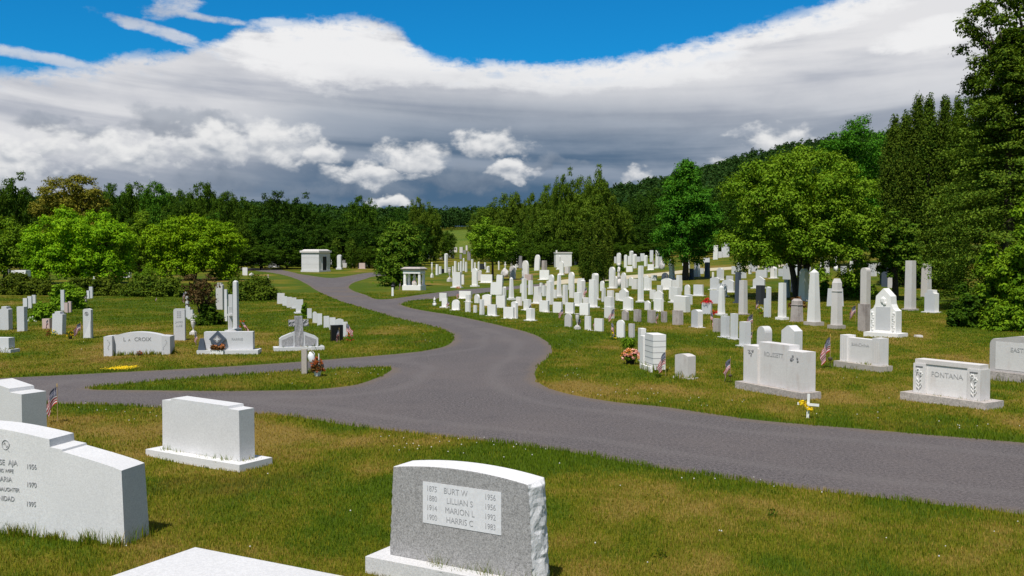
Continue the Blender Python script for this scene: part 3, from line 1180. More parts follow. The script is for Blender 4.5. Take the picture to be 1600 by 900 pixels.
def stone(kind, cx, by, wpx, hpx, mat='w', rot=60, base=0, label=None, group=None, r=None, bmat=None, depth=None, fl=None):
    """A gravestone seen with its foot at (cx, by) in the photograph, standing on the ground there."""
    pf, ratio, name, cat, _w = KINDS[kind]
    ratio = r if r is not None else ratio
    P = hit(cx, by) if depth is None else at_depth(cx, depth)
    s = F / (P[1] * _cp)                              # pixels to a metre there
    a = R(rot)
    view = math.atan2(P[0], P[1])
    ca, sa = abs(math.cos(a - view)), abs(math.sin(a - view))
    W = wpx / s / (ca + ratio * sa)
    D = max(W * ratio, 0.07)
    H = hpx / s
    rng = random.Random(int(cx * 13 + by * 7))
    back = (W * sa + D * ca) / 2
    dirv = np.array([P[0], P[1]]) / math.hypot(P[0], P[1])
    C = P.copy()
    C[:2] += dirv * back * 0.9
    C[2] = float(ground(C[0], C[1]))
    bh = 0.0
    if base:
        bh = max(0.08, min(0.16 * H, 0.28)) * (base if base > 0 else 1)
    big = hpx >= 26
    root = empty(name, C - np.array([0, 0, 0.03]), -a + (rng.random() - .5) * 0.04)
    tag(root, label, cat, group)
    H2 = H - bh + 0.03
    if pf is not None:
        bm = bmesh.new()
        add_prism(bm, prof(pf, W, H2), D)
        nm = 'tablet'
    else:
        bm = shaft_mesh(kind, W, D, H2, rng)
        nm = {'cross': 'cross', 'statue': 'figure', 'urn': 'urn', 'rock': 'rock', 'marker': 'marker'}.get(kind, 'shaft')
    bv = 0.012 if big else 0.006
    me = bm_mesh(nm, bm, 0 if kind in ('statue', 'urn', 'rock') else bv, 2 if big else 1)
    if kind in ('statue', 'rock'):
        me.polygons.foreach_set('use_smooth', np.ones(len(me.polygons), bool))
    die = link(nm, me, MATS[M_[mat]], root)
    if mat == 'w' and pf is not None and cx > 1075:       # fronts and backs painted greyer, as if the sun struck them weakly
        me.materials.append(MATS['marble_shaded_face'])
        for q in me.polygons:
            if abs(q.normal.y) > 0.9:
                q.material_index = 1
    die.location = (0, 0, bh)
    if rng.random() < 0.25 and not base and hpx > 14:
        die.rotation_euler = (R(rng.uniform(-3, 3)), R(rng.uniform(-2.2, 2.2)), 0)
    if base:
        bm = bmesh.new()
        e = 0.10 * W + 0.05
        add_box(bm, -W / 2 - e, W / 2 + e, -D / 2 - e * .8, D / 2 + e * .8, 0, bh - 0.002)
        link('base', bm_mesh('base', bm, 0.012), MATS[M_[bmat or mat]], root)
    FOOTPRINTS.append((C[0], C[1], max(W, D) * 0.5))
    return root


def sizeword(kind, w, h, H=None):
    q = h / w
    if q > 3.6: return 'slender'
    if q > 2.2: return 'tall'
    if q < 0.75: return 'wide'
    if q < 1.1: return 'low'
    return 'upright'


ALL_LABELS = {}


def row(where, group, rot, mat, items):
    """A cluster of stones; each label counts from the left within the cluster."""
    order = sorted(range(len(items)), key=lambda i: items[i][1])
    rank = {i: k for k, i in enumerate(order)}
    made = []
    for i, it in enumerate(items):
        kind, cx, by, w, h = it[:5]
        o = dict(it[5]) if len(it) > 5 else {}
        mt = o.pop('m', mat)
        rt = o.pop('rot', rot)
        lab = o.pop('l', None)
        if lab is None:
            k = rank[i]
            n = len(items)
            pos = 'rightmost' if (k == n - 1 and n > 2) else (ORD[k] if k == 0 else ORD[k] + ' from left')
            lab = f"{sizeword(kind, w, h)} {COLWORD[mt]} {KINDS[kind][4]}, {pos} {where}"
        made.append(stone(kind, cx, by, w, h, mt, rt, label=lab, group=group, **o))
    return made


# ---- left plot
G = 'stones of the left plot'
row('around the bush at left edge', G, 8, 'g', [
    ('shoulder', 10, 516, 18, 37, {'r': .7}), ('slab', 35, 518, 15, 39, {'r': .45, 'rot': 20}),
    ('slab', 40, 483, 7, 17), ('slab', 47, 482, 7, 19), ('slab', 53.5, 475, 6, 14),
    ('block', 74, 514, 14, 16, {'m': 'p'}), ('step', 92, 523, 20, 36, {'r': .5, 'rot': 14})])
row('in the receding file right of the leafy bush', G, 12, 'g', [
    ('slab', 98.5, 486, 6, 33), ('slab', 104, 489, 6, 16, {'m': 'p'}), ('slab', 109.5, 488, 5, 17, {'m': 'p'}), ('slab', 121, 477, 6, 25), ('slab', 128, 475, 4, 14),
    ('slab', 133, 474, 5, 15, {'m': 'p'}), ('slab', 138, 467, 4.5, 13), ('slab', 142.5, 466, 6, 18)])
row('half hidden by the lime green tree', G, 5, 'w', [
    ('slab', 10, 428, 12, 9, {'m': 'x'}), ('statue', 132.5, 434, 8, 21, {'base': 1}), ('statue', 147, 447, 6, 15), ('block', 199, 434, 12, 8), ('pier', 208.5, 420, 6, 12, {'m': 'g'})])
row('seen through the small purple tree', G, 10, 'g', [
    ('pier', 293, 497, 6, 42), ('urn', 302, 523, 12, 24, {'m': 'd'}), ('pier', 296, 499, 6, 19), ('pier', 300, 502, 6, 18),
    ('shoulder', 344, 484, 12.5, 42, {'r': .5, 'm': 'l'}), ('pier', 353.5, 498, 6, 46), ('pier', 354, 502, 5, 34, {'m': 'W'}), ('slab', 361, 499, 7, 39)])
stone('pyr', 369, 518, 9.5, 80, 'g', 14, base=.5, label='tallest grey pillar behind the stone with the dark diamond', group=G)
stone('cross', 360, 520, 9.5, 41, 'a', 52, base=.8, label='grey stone cross seen nearly edge on below the tallest grey pillar', group=G, r=.55)
G = 'row of stones along the main drive'
row('in the drive row by the clipped shrub', G, -14, 'W', [
    ('slab', 438.5, 475, 11, 17), ('slab', 445, 478, 7, 15), ('slab', 452, 481, 8, 17), ('slab', 459.5, 482, 7, 17, {'base': .5}), ('slab', 468, 490, 11, 22, {'base': 1})])
row('in the near row beside the drive', G, -14, 'W', [
    ('slab', 483.5, 498, 7, 16), ('round', 492, 505, 7, 18), ('slab', 499.5, 508, 7.5, 18), ('slab', 510, 512, 8.5, 18), ('slab', 519.5, 516, 9.5, 20), ('serp', 531, 522, 12.5, 24)])
stone('slab', 526, 533, 20, 25, 'n', -30, label='black polished stone with a pale edge and small flags before it', group=G, r=.35)
stone('slab', 539, 527, 8, 24, 'W', -14, label='pale slab behind the black stone with red flowers at its foot', group=G)
# ---- beyond the drive, at the foot of the wood
G = 'stones at the foot of the wood'
row('at the wood edge left of the mausoleum', G, 0, 'W', [
    ('slab', 387, 413, 7, 9), ('pier', 399, 414, 6.5, 17), ('slab', 404.5, 415, 6, 9), ('shoulder', 412, 413, 8, 13), ('wing', 428, 418, 17, 12, {'base': .6, 'm': 'g'}), ('pier', 435, 413, 6, 13),
    ('urn', 441, 411, 5, 8), ('slab', 447.5, 411, 5, 7), ('slab', 454, 411, 6, 8), ('slab', 463.5, 405, 5, 9)])
row('in the grass left of the drive fork', G, 0, 'W', [
    ('slab', 383, 430, 8, 12), ('rock', 393, 431.5, 7, 5, {'m': 'd'}), ('marker', 419, 434, 2.6, 5, {'m': 'p'})])
row('before the twin cypresses right of the mausoleum', G, 8, 'W', [
    ('gothic', 519.5, 414, 8, 15, {'m': 'g'}), ('slab', 524.5, 414, 5, 12, {'m': 'g'}), ('dome', 530.5, 421, 8, 23, {'base': 1}), ('gothic', 537.5, 413, 6, 17, {'m': 'x'}), ('slab', 539, 418, 7, 7, {'m': 'g'}),
    ('statue', 552, 414, 8, 13), ('dome', 563, 419, 8, 21), ('slab', 566, 420, 10, 9, {'m': 'p', 'base': .6}), ('slab', 572.5, 416, 4, 6), ('slab', 581, 407, 4, 6)])
# ---- old stones on the far rise
G = 'old stones on the far rise'
row('among the dim old stones on the far rise', G, 20, 'x', [
    ('slab', 669, 404, 5, 13), ('cross', 678, 402, 7, 13), ('slab', 689, 405, 4, 3), ('slab', 694, 407, 4, 7), ('obelisk', 704, 396, 3.4, 12, {'m': 'd'}), ('slab', 702, 402, 4, 5),
    ('block', 707, 397, 5, 6), ('slab', 707.5, 404, 5, 6, {'m': 'd'}), ('step', 712, 394, 6, 8, {'m': 'd'}), ('slab', 720, 405, 4, 8)])
row('on the far rise below the hayfield', G, 20, 'x', [
    ('block', 721, 395, 6, 9, {'m': 'd'}), ('slab', 726, 397, 5, 6), ('pier', 729.5, 391.5, 4, 8, {'m': 'd'}), ('slab', 733, 407, 6, 14), ('slab', 736.5, 392, 5, 3, {'m': 'd'})])
G = 'white pillars around the small green tree'
row('left of the small green tree', G, 40, 'w', [
    ('urn', 675, 434, 5, 24), ('pier', 683, 430, 4.6, 17), ('pier', 688, 428, 4, 12), ('slab', 692, 427, 4, 7, {'m': 'n'}), ('dome', 697, 426, 5.6, 30), ('pier', 708, 431, 3, 15), ('pier', 711.5, 425, 4.2, 17),
    ('pier', 717, 423, 3.2, 13), ('pier', 720.5, 428, 3.6, 20), ('obelisk', 724.5, 423, 3.8, 20), ('pier', 728.5, 425, 3.6, 16), ('pier', 738, 425, 3.8, 20), ('pier', 742.5, 419, 3, 9), ('pyr', 748, 422, 3.6, 13)])
row('under the small green tree', G, 40, 'w', [
    ('slab', 753, 421, 7, 9, {'m': 'k'}), ('pier', 758, 421, 3, 11), ('dome', 762.5, 426, 5, 10, {'base': .8}), ('pier', 779.5, 422, 2.8, 14), ('cross', 789.5, 422, 4, 13), ('rock', 789, 433, 15, 13, {'m': 'l'})])
row('in the plot beside the small temple', G, 45, 'w', [
    ('urn', 702.5, 440, 9, 22, {'m': 'd'}), ('slab', 714, 450, 14, 25, {'base': .6, 'rot': 25}), ('slab', 722.5, 444, 6, 15, {'rot': 25}), ('round', 742, 448, 9.5, 29, {'base': .6}), ('round', 749.5, 439, 6.5, 17, {'m': 'd'}),
    ('slab', 760.5, 442, 19, 13, {'base': .5, 'rot': 12})])
G = 'white stones nearest the bend of the drive'
row('in the front rows at the drive bend', G, 52, 'w', [
    ('statue', 679, 478, 6.5, 14), ('slab', 693, 471, 13, 13, {'rot': 25}), ('slab', 695, 481, 9.5, 15, {'base': 1, 'rot': 30}), ('round', 712.5, 485, 13, 17, {'base': .6, 'rot': 25}), ('slab', 727.5, 467, 21, 12, {'base': .5, 'rot': 22}),
    ('slab', 731.5, 472.5, 8, 12, {'base': .8}), ('slab', 731, 488, 8.5, 15), ('slab', 742.5, 489, 5, 12), ('round', 745.5, 474, 9, 14), ('pier', 753, 492, 8, 24), ('serp', 761, 478, 15, 18, {'rot': 25}), ('slab', 769, 494, 15, 18, {'base': .6, 'rot': 30})])
row('between the side lane and the drive bend', G, 55, 'w', [
    ('wing', 776, 461, 20, 32, {'rot': 200}), ('dome', 788, 465, 6, 17), ('slab', 783, 481, 16, 19, {'rot': 28}), ('obelisk', 799, 469, 8.5, 36, {'base': .7, 'r': .9}), ('serp', 804, 498, 10.5, 27), ('slab', 795.5, 498, 18, 18, {'rot': 28, 'base': .4}),
    ('pier', 819, 471, 8.5, 36), ('slab', 824, 485, 12.5, 17, {'base': .7, 'r': .5}), ('pier', 829, 461, 8, 23), ('slab', 829, 502, 13.5, 20, {'base': .9, 'r': .6})])
row('in the tall cluster left of the cedars', G, 55, 'w', [
    ('flare', 840, 475, 15, 27, {'base': .5}), ('pier', 850, 463, 6.5, 17), ('slab', 850.5, 488, 16, 18, {'base': .5, 'rot': 35}), ('pier', 859, 476, 12, 37, {'r': .6}), ('round', 861.5, 455, 9, 26), ('slab', 871.5, 489, 15.5, 17, {'rot': 35, 'base': .4}),
    ('obelisk', 873.5, 465, 8.5, 38, {'base': .6}), ('pier', 883, 476, 9, 31), ('slab', 890.5, 490, 15, 17, {'rot': 35, 'base': .4}), ('round', 892.5, 453, 9.5, 28), ('slab', 893.5, 466, 8.5, 21), ('slab', 903.5, 479, 13, 22, {'base': .8, 'r': .5}),
    ('shoulder', 908, 467, 13, 32, {'base': .5, 'r': .6})])
row('in front of the bushy cedars', G, 55, 'w', [
    ('slab', 913.5, 493, 16, 19, {'rot': 35, 'base': .3}), ('dome', 930, 469, 11, 42, {'base': .5}), ('pier', 926.5, 481, 14, 44, {'r': .6, 'base': .4}), ('slab', 954, 467, 11, 13), ('slab', 952, 483, 16, 19, {'base': .6, 'r': .5}), ('slab', 952, 498, 16, 18, {'r': .5}),
    ('round', 956.5, 451, 10, 34, {'base': .4}), ('round', 961.5, 450, 7, 18), ('statue', 967, 449, 9, 38, {'m': 'd'}), ('gothic', 974.5, 451, 8.5, 25), ('gable', 975, 471, 15, 20, {'base': .6}), ('serp', 981.5, 485, 16, 21, {'base': .5}),
    ('pier', 979.5, 449, 4.5, 13), ('round', 986, 447, 7.5, 14), ('slab', 992, 452, 10, 16)])
G = 'stones on the rise behind the white rows'
row('right behind the small green tree', G, 45, 'w', [
    ('obelisk', 799.5, 417, 4, 18, {'m': 'd'}), ('round', 801, 436, 10, 21, {'m': 'd'}), ('pier', 806, 422, 2.8, 9), ('slab', 804.5, 405, 5, 10, {'m': 'x'}), ('dome', 809, 418, 4.6, 24), ('slab', 813.5, 419, 6, 19, {'m': 'x'}), ('round', 828, 413, 4.5, 15),
    ('gothic', 821, 436, 11, 29, {'base': .4}), ('slab', 826, 438, 13, 9, {'m': 'p'}), ('gothic', 839, 423, 9, 25)])
row('left of the white box mausoleum', G, 45, 'w', [
    ('pier', 850.5, 423, 9, 16, {'m': 'b'}), ('slab', 851, 437, 16, 15, {'base': .3, 'rot': 20}), ('slab', 850.5, 408, 4, 11, {'m': 'k'}), ('round', 854.5, 410, 4.5, 15), ('slab', 861, 412, 8, 13, {'m': 'g'}), ('slab', 825, 400, 6, 6, {'m': 'x'})])
row('before the white box mausoleum', G, 45, 'w', [
    ('round', 873, 421, 5.5, 22, {'base': .4}), ('round', 877.5, 430, 7, 22, {'base': .4}), ('block', 886.5, 427, 9, 10, {'m': 'd'}), ('obelisk', 899, 414, 4, 17)])
row('on the rise just right of the bushy cedars', G, 50, 'w', [
    ('slab', 961.5, 411, 3.6, 10, {'m': 'g'}), ('round', 967, 413, 7, 18), ('rock', 976, 405, 9, 10, {'m': 'x'}), ('round', 977.5, 418, 5, 20), ('slab', 982.5, 414, 3.4, 14), ('dome', 986.5, 414, 6.5, 22), ('dome', 991.5, 419, 7, 22), ('block', 984, 425, 11, 9, {'rot': 20})])
row('on the rise left of the dark round maple', G, 50, 'w', [
    ('cross', 999, 399, 11, 14, {'m': 'x', 'rot': 10}), ('slab', 1004, 408, 7, 12, {'m': 'g', 'rot': 20}), ('slab', 998, 409, 6, 8, {'m': 'g'}), ('dome', 1009, 416, 5.5, 17), ('slab', 1018, 409, 5.5, 18, {'m': 'g', 'rot': 15}), ('slab', 1017, 422, 10, 9, {'rot': 20, 'base': .6}),
    ('pier', 1021, 414, 3.5, 7, {'m': 'p'}), ('pier', 1027.5, 419, 7, 28, {'base': .5}), ('slab', 1032.5, 411, 4.5, 12, {'m': 'g'}), ('rock', 1034.5, 421, 11, 13, {'m': 'l'})])
row('around the trunk of the dark round maple', G, 52, 'w', [
    ('round', 1039, 440, 10.5, 14, {'m': 's', 'rot': 10}), ('flare', 1050, 438, 11, 25, {'r': .5}), ('statue', 1047, 417, 5, 14), ('batter', 1080.5, 437, 8, 17, {'m': 's'}), ('flare', 1089, 433, 11.5, 23, {'r': .6}),
    ('pier', 1105, 434, 9, 24, {'m': 's'}), ('slab', 1104, 411, 10, 8, {'rot': 20}), ('pier', 1114, 438, 3.5, 13)])
row('on the crest between maple and apple', G, 20, 'w', [
    ('pier', 1118, 405.5, 8, 22, {'r': .7}), ('slab', 1124.5, 403, 8, 10, {'m': 'g'}), ('serp', 1133.5, 402, 12, 23, {'m': 'g'})])
G = 'white stones of the middle rows'
row('around the tallest white middle pillar', G, 58, 'w', [
    ('pier', 1001, 473, 9.5, 58, {'base': .4, 'r': .8}), ('slab', 1012, 454, 12, 20, {'base': .6}), ('slab', 1029, 487, 15, 20, {'base': .4}), ('gable', 1029, 471, 16, 17, {'base': .6, 'rot': 30}), ('serp', 1042, 453, 18, 18, {'base': .5, 'rot': 32}),
    ('slab', 1031, 459, 9, 13), ('slab', 1056, 474, 17, 25, {'base': .9, 'r': .5}), ('slab', 1058, 454, 16, 16, {'r': .4}), ('pier', 1061, 456, 10, 26), ('block', 1065.5, 488, 26, 25, {'r': .45, 'rot': 52})])
row('in the rows right of the dark maple', G, 55, 'w', [
    ('slab', 1091.5, 463, 16, 18, {'base': .8, 'rot': 35}), ('serp', 1117, 453, 15, 20, {'base': .6, 'rot': 35}), ('slab', 1121, 475, 24, 21, {'rot': 35, 'base': .3}), ('slab', 1104.5, 491, 16, 18, {'rot': 35}), ('obelisk', 1127, 493, 12, 47, {'base': .5, 'r': .8}),
    ('step', 1125.5, 438, 11, 19, {'base': .4}), ('slab', 1140, 443, 11, 12), ('serp', 1138, 457, 19, 20, {'base': .6, 'rot': 35}), ('gable', 1128, 463, 16, 21, {'base': .4, 'rot': 40})])
row('under the spreading apple tree', G, 55, 'w', [
    ('pier', 1153, 474, 10, 49, {'m': 's', 'base': .4}), ('pier', 1161, 492, 14, 54, {'m': 'd', 'base': .3, 'bmat': 'b'}), ('gable', 1186, 451, 19, 19, {'base': .7, 'rot': 30}), ('block', 1188, 476, 14, 30, {'m': 'k', 'r': .9}), ('wing', 1199, 496, 11, 48, {'r': .7, 'rot': 235}),
    ('slab', 1162, 435, 8, 11), ('slab', 1190, 434, 18, 12, {'rot': 30}), ('dome', 1209, 435, 11, 18, {'base': .5}), ('slab', 1220, 432, 8, 12), ('pier', 1222, 500, 13, 58, {'base': .6}), ('pier', 1229.5, 465, 10, 28, {'m': 'd'}), ('slab', 1229, 437, 12, 22), ('pier', 1238, 457, 6, 27, {'m': 's'})])
row('before the apple trunk and round bush', G, 58, 'w', [
    ('capped', 1256, 471, 17, 51, {'base': .7}), ('capped', 1245, 503, 20, 36, {'m': 'b', 'base': .3, 'r': .8}), ('obelisk', 1271.5, 509, 21, 89, {'base': .55, 'bmat': 'c', 'r': .9}), ('capped', 1307, 514, 18, 79, {'m': 'd', 'base': .6, 'bmat': 'c'}), ('batter', 1305, 479, 26, 28, {'rot': 20}),
    ('pyr', 1292, 429, 8, 23), ('statue', 1306, 424, 7, 27)])
row('behind the spreading apple tree', G, 45, 'w', [
    ('slab', 1147, 428, 8, 12), ('round', 1155, 424, 7, 14), ('pier', 1172, 428, 5, 20), ('slab', 1179, 424, 10, 10), ('gable', 1199, 425, 9, 16), ('slab', 1233, 427, 10, 15), ('round', 1246, 430, 8, 18), ('pier', 1264, 428, 6, 24),
    ('slab', 1276, 432, 12, 13), ('obelisk', 1284, 424, 6, 24), ('slab', 1318, 430, 9, 14), ('pier', 1330, 428, 6, 20), ('round', 1376, 428, 9, 18), ('pier', 1400, 436, 9, 30)])
row('in the close ranks left of the maple shade', G, 55, 'w', [
    ('slab', 966, 470, 9, 12), ('pier', 943, 472, 7, 22), ('slab', 916, 478, 10, 13), ('round', 941, 455, 7, 16), ('slab', 1020, 468, 10, 15), ('pier', 1048, 468, 6, 20), ('round', 1074, 462, 9, 17), ('slab', 1076, 476, 12, 16), ('gable', 1012, 485, 10, 15),
    ('slab', 866, 466, 9, 13), ('pier', 845, 458, 5, 16), ('slab', 811, 478, 10, 14), ('round', 816, 458, 7, 15)])
row('along the pale lane left of the maple', G, 45, 'w', [
    ('slab', 938, 428, 7, 8), ('slab', 946, 418, 4, 11), ('round', 1010, 440, 7, 10), ('slab', 1022, 438, 9, 8), ('slab', 1070, 415, 8, 10), ('pier', 1076, 420, 4, 14), ('slab', 1096, 428, 8, 9)])
row('between the round bush and the great dark conifer', G, 58, 'w', [
    ('dome', 1352, 476, 16, 58, {'m': 'd', 'r': .8}), ('block', 1350, 518, 19, 43, {'m': 'b', 'r': .9}), ('pier', 1377, 444, 5.5, 26, {'m': 's'}), ('block', 1384, 448, 13, 30, {'m': 's'}), ('slab', 1391, 450, 8, 26, {'m': 'd'}), ('slab', 1362, 432, 15, 20), ('pier', 1422, 485, 17.5, 78, {'m': 'd', 'base': .35, 'bmat': 'b'}),
    ('pier', 1447, 464, 16, 52, {'m': 'd'}), ('shoulder', 1455.5, 489, 21, 36, {'base': .5, 'r': .6}), ('marker', 1435, 527, 14, 3, {'m': 'd', 'rot': 0})])
G = 'small stained stones in the middle of the slope'
row('in the short front row with the urn', G, 55, 'd', [
    ('round', 888, 511, 12, 21, {'m': 'l', 'rot': 40}), ('urn', 902, 515, 11, 25, {'m': 'd'}), ('slab', 918.5, 516, 10, 22, {'m': 'w', 'base': .4}), ('slab', 936, 518, 15, 20, {'m': 'w', 'base': .4, 'rot': 40, 'bmat': 'b'}), ('round', 970, 528, 13, 28, {'m': 'w', 'base': .3, 'rot': 40}), ('slab', 987, 528, 9, 22, {'m': 'l'})])
row('in the row of brown streaked stones', G, 58, 'b', [
    ('gable', 977, 501, 11, 17, {'base': .4}), ('block', 996, 503, 12, 19, {'base': .3}), ('block', 1018, 505, 13, 20), ('block', 1037.5, 504, 9.5, 17), ('block', 1059, 508, 17, 23), ('block', 1120, 519, 12.5, 21)])
row('in the near row facing left along the slope', G, 62, 'W', [
    ('serp', 1089, 512, 18, 28, {'base': .4, 'r': .6, 'bmat': 'd', 'm': 'w'}), ('slab', 1133, 528, 14, 34, {'base': .6, 'r': .6}), ('slab', 1147, 531, 12, 41, {'base': .5, 'r': .7}), ('slab', 1164, 542, 18, 39, {'base': .6, 'r': .8}), ('round', 1194, 548, 23, 38, {'r': .75, 'rot': 66}), ('gable', 1237, 553, 32, 44, {'r': .65, 'rot': 60})])
G = 'stones right of the main drive bend'
row('in the file behind the potted mums', G, 66, 'w', [
    ('slab', 1003, 566, 12.5, 53, {'r': .6, 'rot': 78}), ('slab', 1006.5, 575, 14, 50, {'base': .3, 'r': .6, 'rot': 78})])


def place(px, py, z0, a, W, T):
    """Centre of a stone whose front left foot, z0 above the lawn, is seen at (px, py)."""
    P = hit(px, py, z0)
    a = R(a)
    d = np.array([math.cos(a), -math.sin(a)])
    n = np.array([math.sin(a), math.cos(a)])
    c = P[:2] + d * W / 2 + n * T / 2
    z = float(ground(c[0], c[1]))
    TALL_LINE.append((P[:2] - n * 0.02, P[:2] + d * W - n * 0.02, P[:2] + d * W + n * T))
    return np.array([c[0], c[1], z]), -a


TALL_LINE = []


def boxpart(name, dims, mat, parent, bevel=0.01, seg=2, loc=(0, 0, 0)):
    bm = bmesh.new()
    for d in dims:
        add_box(bm, *d)
    o = link(name, bm_mesh(name, bm, bevel, seg), MATS[mat], parent)
    o.location = loc
    return o


def monument(name, label, px, py, z0, a, W, T, cat='gravestone', group=None):
    c, rz = place(px, py, z0, a, W, T)
    root = empty(name, c, rz)
    tag(root, label, cat, group)
    return root


def pitched_block(W, T, H, arc, taper, seed, rough_sides=(True, True)):
    """A die with smooth faces, a gently arched top and rock pitched ends."""
    rng = random.Random(seed)
    bm = bmesh.new()
    nz, ny, nx = 24, 9, 14
    grid = {}
    def top(u):
        return H + arc * (1 - u * u)
    def pos(u, v, w_):
        # u -1..1 across, v -1..1 depth, w_ 0..1 up
        z = w_ * top(u)
        x = u * (W / 2 - taper * w_)
        return Vector((x, v * T / 2, z))
    def side(sx):
        P = [[None] * (ny + 1) for _ in range(nz + 1)]
        for i in range(nz + 1):
            for j in range(ny + 1):
                p = pos(sx, -1 + 2 * j / ny, i / nz)
                if 0 < j < ny and i < nz:
                    v_ = math.sin(math.pi * j / ny)
                    k = v_ * (0.016 + 0.030 * float(vnoise(i * .9 + seed * 7, j * 1.1, 2.6, seed)) + 0.016 * float(vnoise(i, j, 1.2, seed + 3)))
                    p.x += sx * k
                elif i < nz:
                    p.x += sx * (rng.random() - 0.5) * 0.010
                    pass
                P[i][j] = bm.verts.new(p)
        for i in range(nz):
            for j in range(ny):
                q = (P[i][j], P[i][j + 1], P[i + 1][j + 1], P[i + 1][j])
                bm.faces.new(q if sx > 0 else q[::-1])
        return P
    Rg, Lf = side(1), side(-1)
    for j, sgn in ((0, 1), (ny, -1)):
        ring = [Lf[i][j] for i in range(nz + 1)][::-1] + [Rg[i][j] for i in range(nz + 1)]
        arcv = []
        for k in range(1, nx):
            u = 1 - 2 * k / nx
            arcv.append(bm.verts.new(pos(u, -1 if j == 0 else 1, 1.0)))
        grid[j] = [Rg[nz][j]] + arcv + [Lf[nz][j]]
        f = ring + arcv
        bm.faces.new(f if sgn > 0 else f[::-1])
    A, B = grid[0], grid[ny]
    # the top
    Rt = Rg[nz]
    Lt = Lf[nz]
    for k in range(nx):
        if k == 0:
            bm.faces.new([A[0]] + [A[1]] + [B[1]] + Rt[1:][::-1])
        elif k == nx - 1:
            bm.faces.new([A[k], A[k + 1]] + Lt[1:] + [B[k]])
        else:
            bm.faces.new((A[k], A[k + 1], B[k + 1], B[k]))
    bmesh.ops.recalc_face_normals(bm, faces=bm.faces)
    return bm


# ---- the grey stone in the near foreground
G = 'stones in the foreground'
BW, BT, BH = 1.225, 0.25, 0.67
burt = monument('headstone', 'grey granite headstone with rough sides and a pale panel of four names', 609, 864, 0.14, 30, BW, BT, group=G)
die = link('tablet', bm_mesh('tablet', pitched_block(BW, BT, BH, 0.045, 0.035, 4), 0.006, 2), MATS['steel_granite'], burt)
die.location = (0, 0, 0.13)
die.data.materials.append(MATS['axed_granite'])
for f in die.data.polygons:
    if abs(f.normal.z) > 0.7 or abs(f.normal.y) < 0.55:
        f.material_index = 1
boxpart('base', [(-BW / 2 - .13, BW / 2 - .01, -BT / 2 - .13, BT / 2 + .03, -.04, .128)], 'axed_granite', burt, 0.012)
pan = boxpart('panel', [(-.335, .335, -BT / 2 - .003, -BT / 2 + .01, 0, .305)], 'polished_panel', burt, 0.001, 1, (0.03, 0, 0.13 + .285))
for k, (a, b, c) in enumerate((('1875', 'BURT W', '1956'), ('1880', 'LILLIAN S', '1956'), ('1914', 'MARION L', '1992'), ('1900', 'HARRIS C', '1983'))):
    z = .258 - k * .070
    text(a, pan, -.255, -BT / 2 - .0036, z, .058, 'pale_engraving', width=.82)
    text(b, pan, -.012 - (0.035 if k == 0 else 0), -BT / 2 - .0036, z, .062, 'pale_engraving', width=.88)
    text(c, pan, .245, -BT / 2 - .0036, z, .058, 'pale_engraving', width=.82)

# ---- the wide family stone at lower left
a = R(15)
AW, AT = 2.9, 0.33
PR = hit(190, 853, 0.0)
dv = np.array([math.cos(a), -math.sin(a)])
nv = np.array([math.sin(a), math.cos(a)])
cc = PR[:2] - dv * AW / 2 + nv * AT / 2
aja = empty('headstone', (cc[0], cc[1], float(ground(cc[0], cc[1]))), -a)
tag(aja, 'long white granite family stone with stepped curved top at lower left corner', 'gravestone', G)
TALL_LINE.append((PR[:2] - dv * 2.2 - nv * .02, PR[:2] - nv * .02, PR[:2] + nv * AT))


def zcurve(s):                 # height of the top at s metres from the right end
    return 0.615 + 0.145 * (1 - (1 - min(s, 1.45) / 1.45) ** 1.6) / 1.0


top = []
for s in np.linspace(0, 0.565, 8): top.append((s, 0.600 + 0.125 * (s / .565) ** 0.85))
top += [(0.570, 0.742), (0.69, 0.757)]
for s in np.linspace(0.695, 1.45, 10): top.append((s, 0.822 + 0.075 * math.sin((s - .695) / .755 * math.pi / 2)))
ptsA = [(-AW / 2, -0.05), (AW / 2, -0.05)] + [(AW / 2 - s * (AW / 2) / 1.45, z) for s, z in top]
ptsA += [(-x, z) for x, z in reversed(ptsA[2:-1])]
bm = bmesh.new()
add_prism(bm, ptsA, AT)
for v in bm.verts:                # the stone leans in towards its top
    v.co.y *= 1 - 0.12 * max(v.co.z, 0)
    v.co.x += (0.05 if v.co.x > 1 else (-0.05 if v.co.x < -1 else 0)) * (0.6 - min(v.co.z, .6))
die = link('tablet', bm_mesh('tablet', bm, 0.022, 3), MATS['white_granite'], aja)
yf = -AT / 2 * (1 - 0.12 * 0.45) - 0.004
for (t, x, z, s, al, wd) in (('JOSE  AJA', .44, .605, .066, 'RIGHT', .9), ('1956', .58, .582, .060, 'CENTER', .85), ('HIS WIFE', .40, .535, .044, 'RIGHT', .9), ('MARIA', .385, .463, .062, 'RIGHT', .9),
                             ('1970', .58, .430, .060, 'CENTER', .85), ('& DAUGHTER', .46, .378, .046, 'RIGHT', .9), ('TRINIDAD', .41, .300, .060, 'RIGHT', .85), ('1995', .575, .268, .060, 'CENTER', .85)):
    o = text(t, die, x, yf + 0.0, z, s, 'pale_engraving', al, width=wd)
    o.location.y = -AT / 2 * (1 - 0.12 * z) - 0.003
bm = bmesh.new()
n = 22
add_tube(bm, [(.035 * math.cos(t), 0, .040 * math.sin(t)) for t in np.linspace(0, math.tau * .97, n)], 0.004, 5)
add_tube(bm, [(-.018 + .036 * u, 0, .020 * math.sin(u * 6.0)) for u in np.linspace(0, 1, 12)], 0.003, 5)
add_tube(bm, [(.030 + .012 * math.sin(u * 7), 0, .02 - .08 * u) for u in np.linspace(0, 1, 8)], 0.003, 5)
o = link('emblem', bm_mesh('emblem', bm), MATS['pale_engraving'], die)
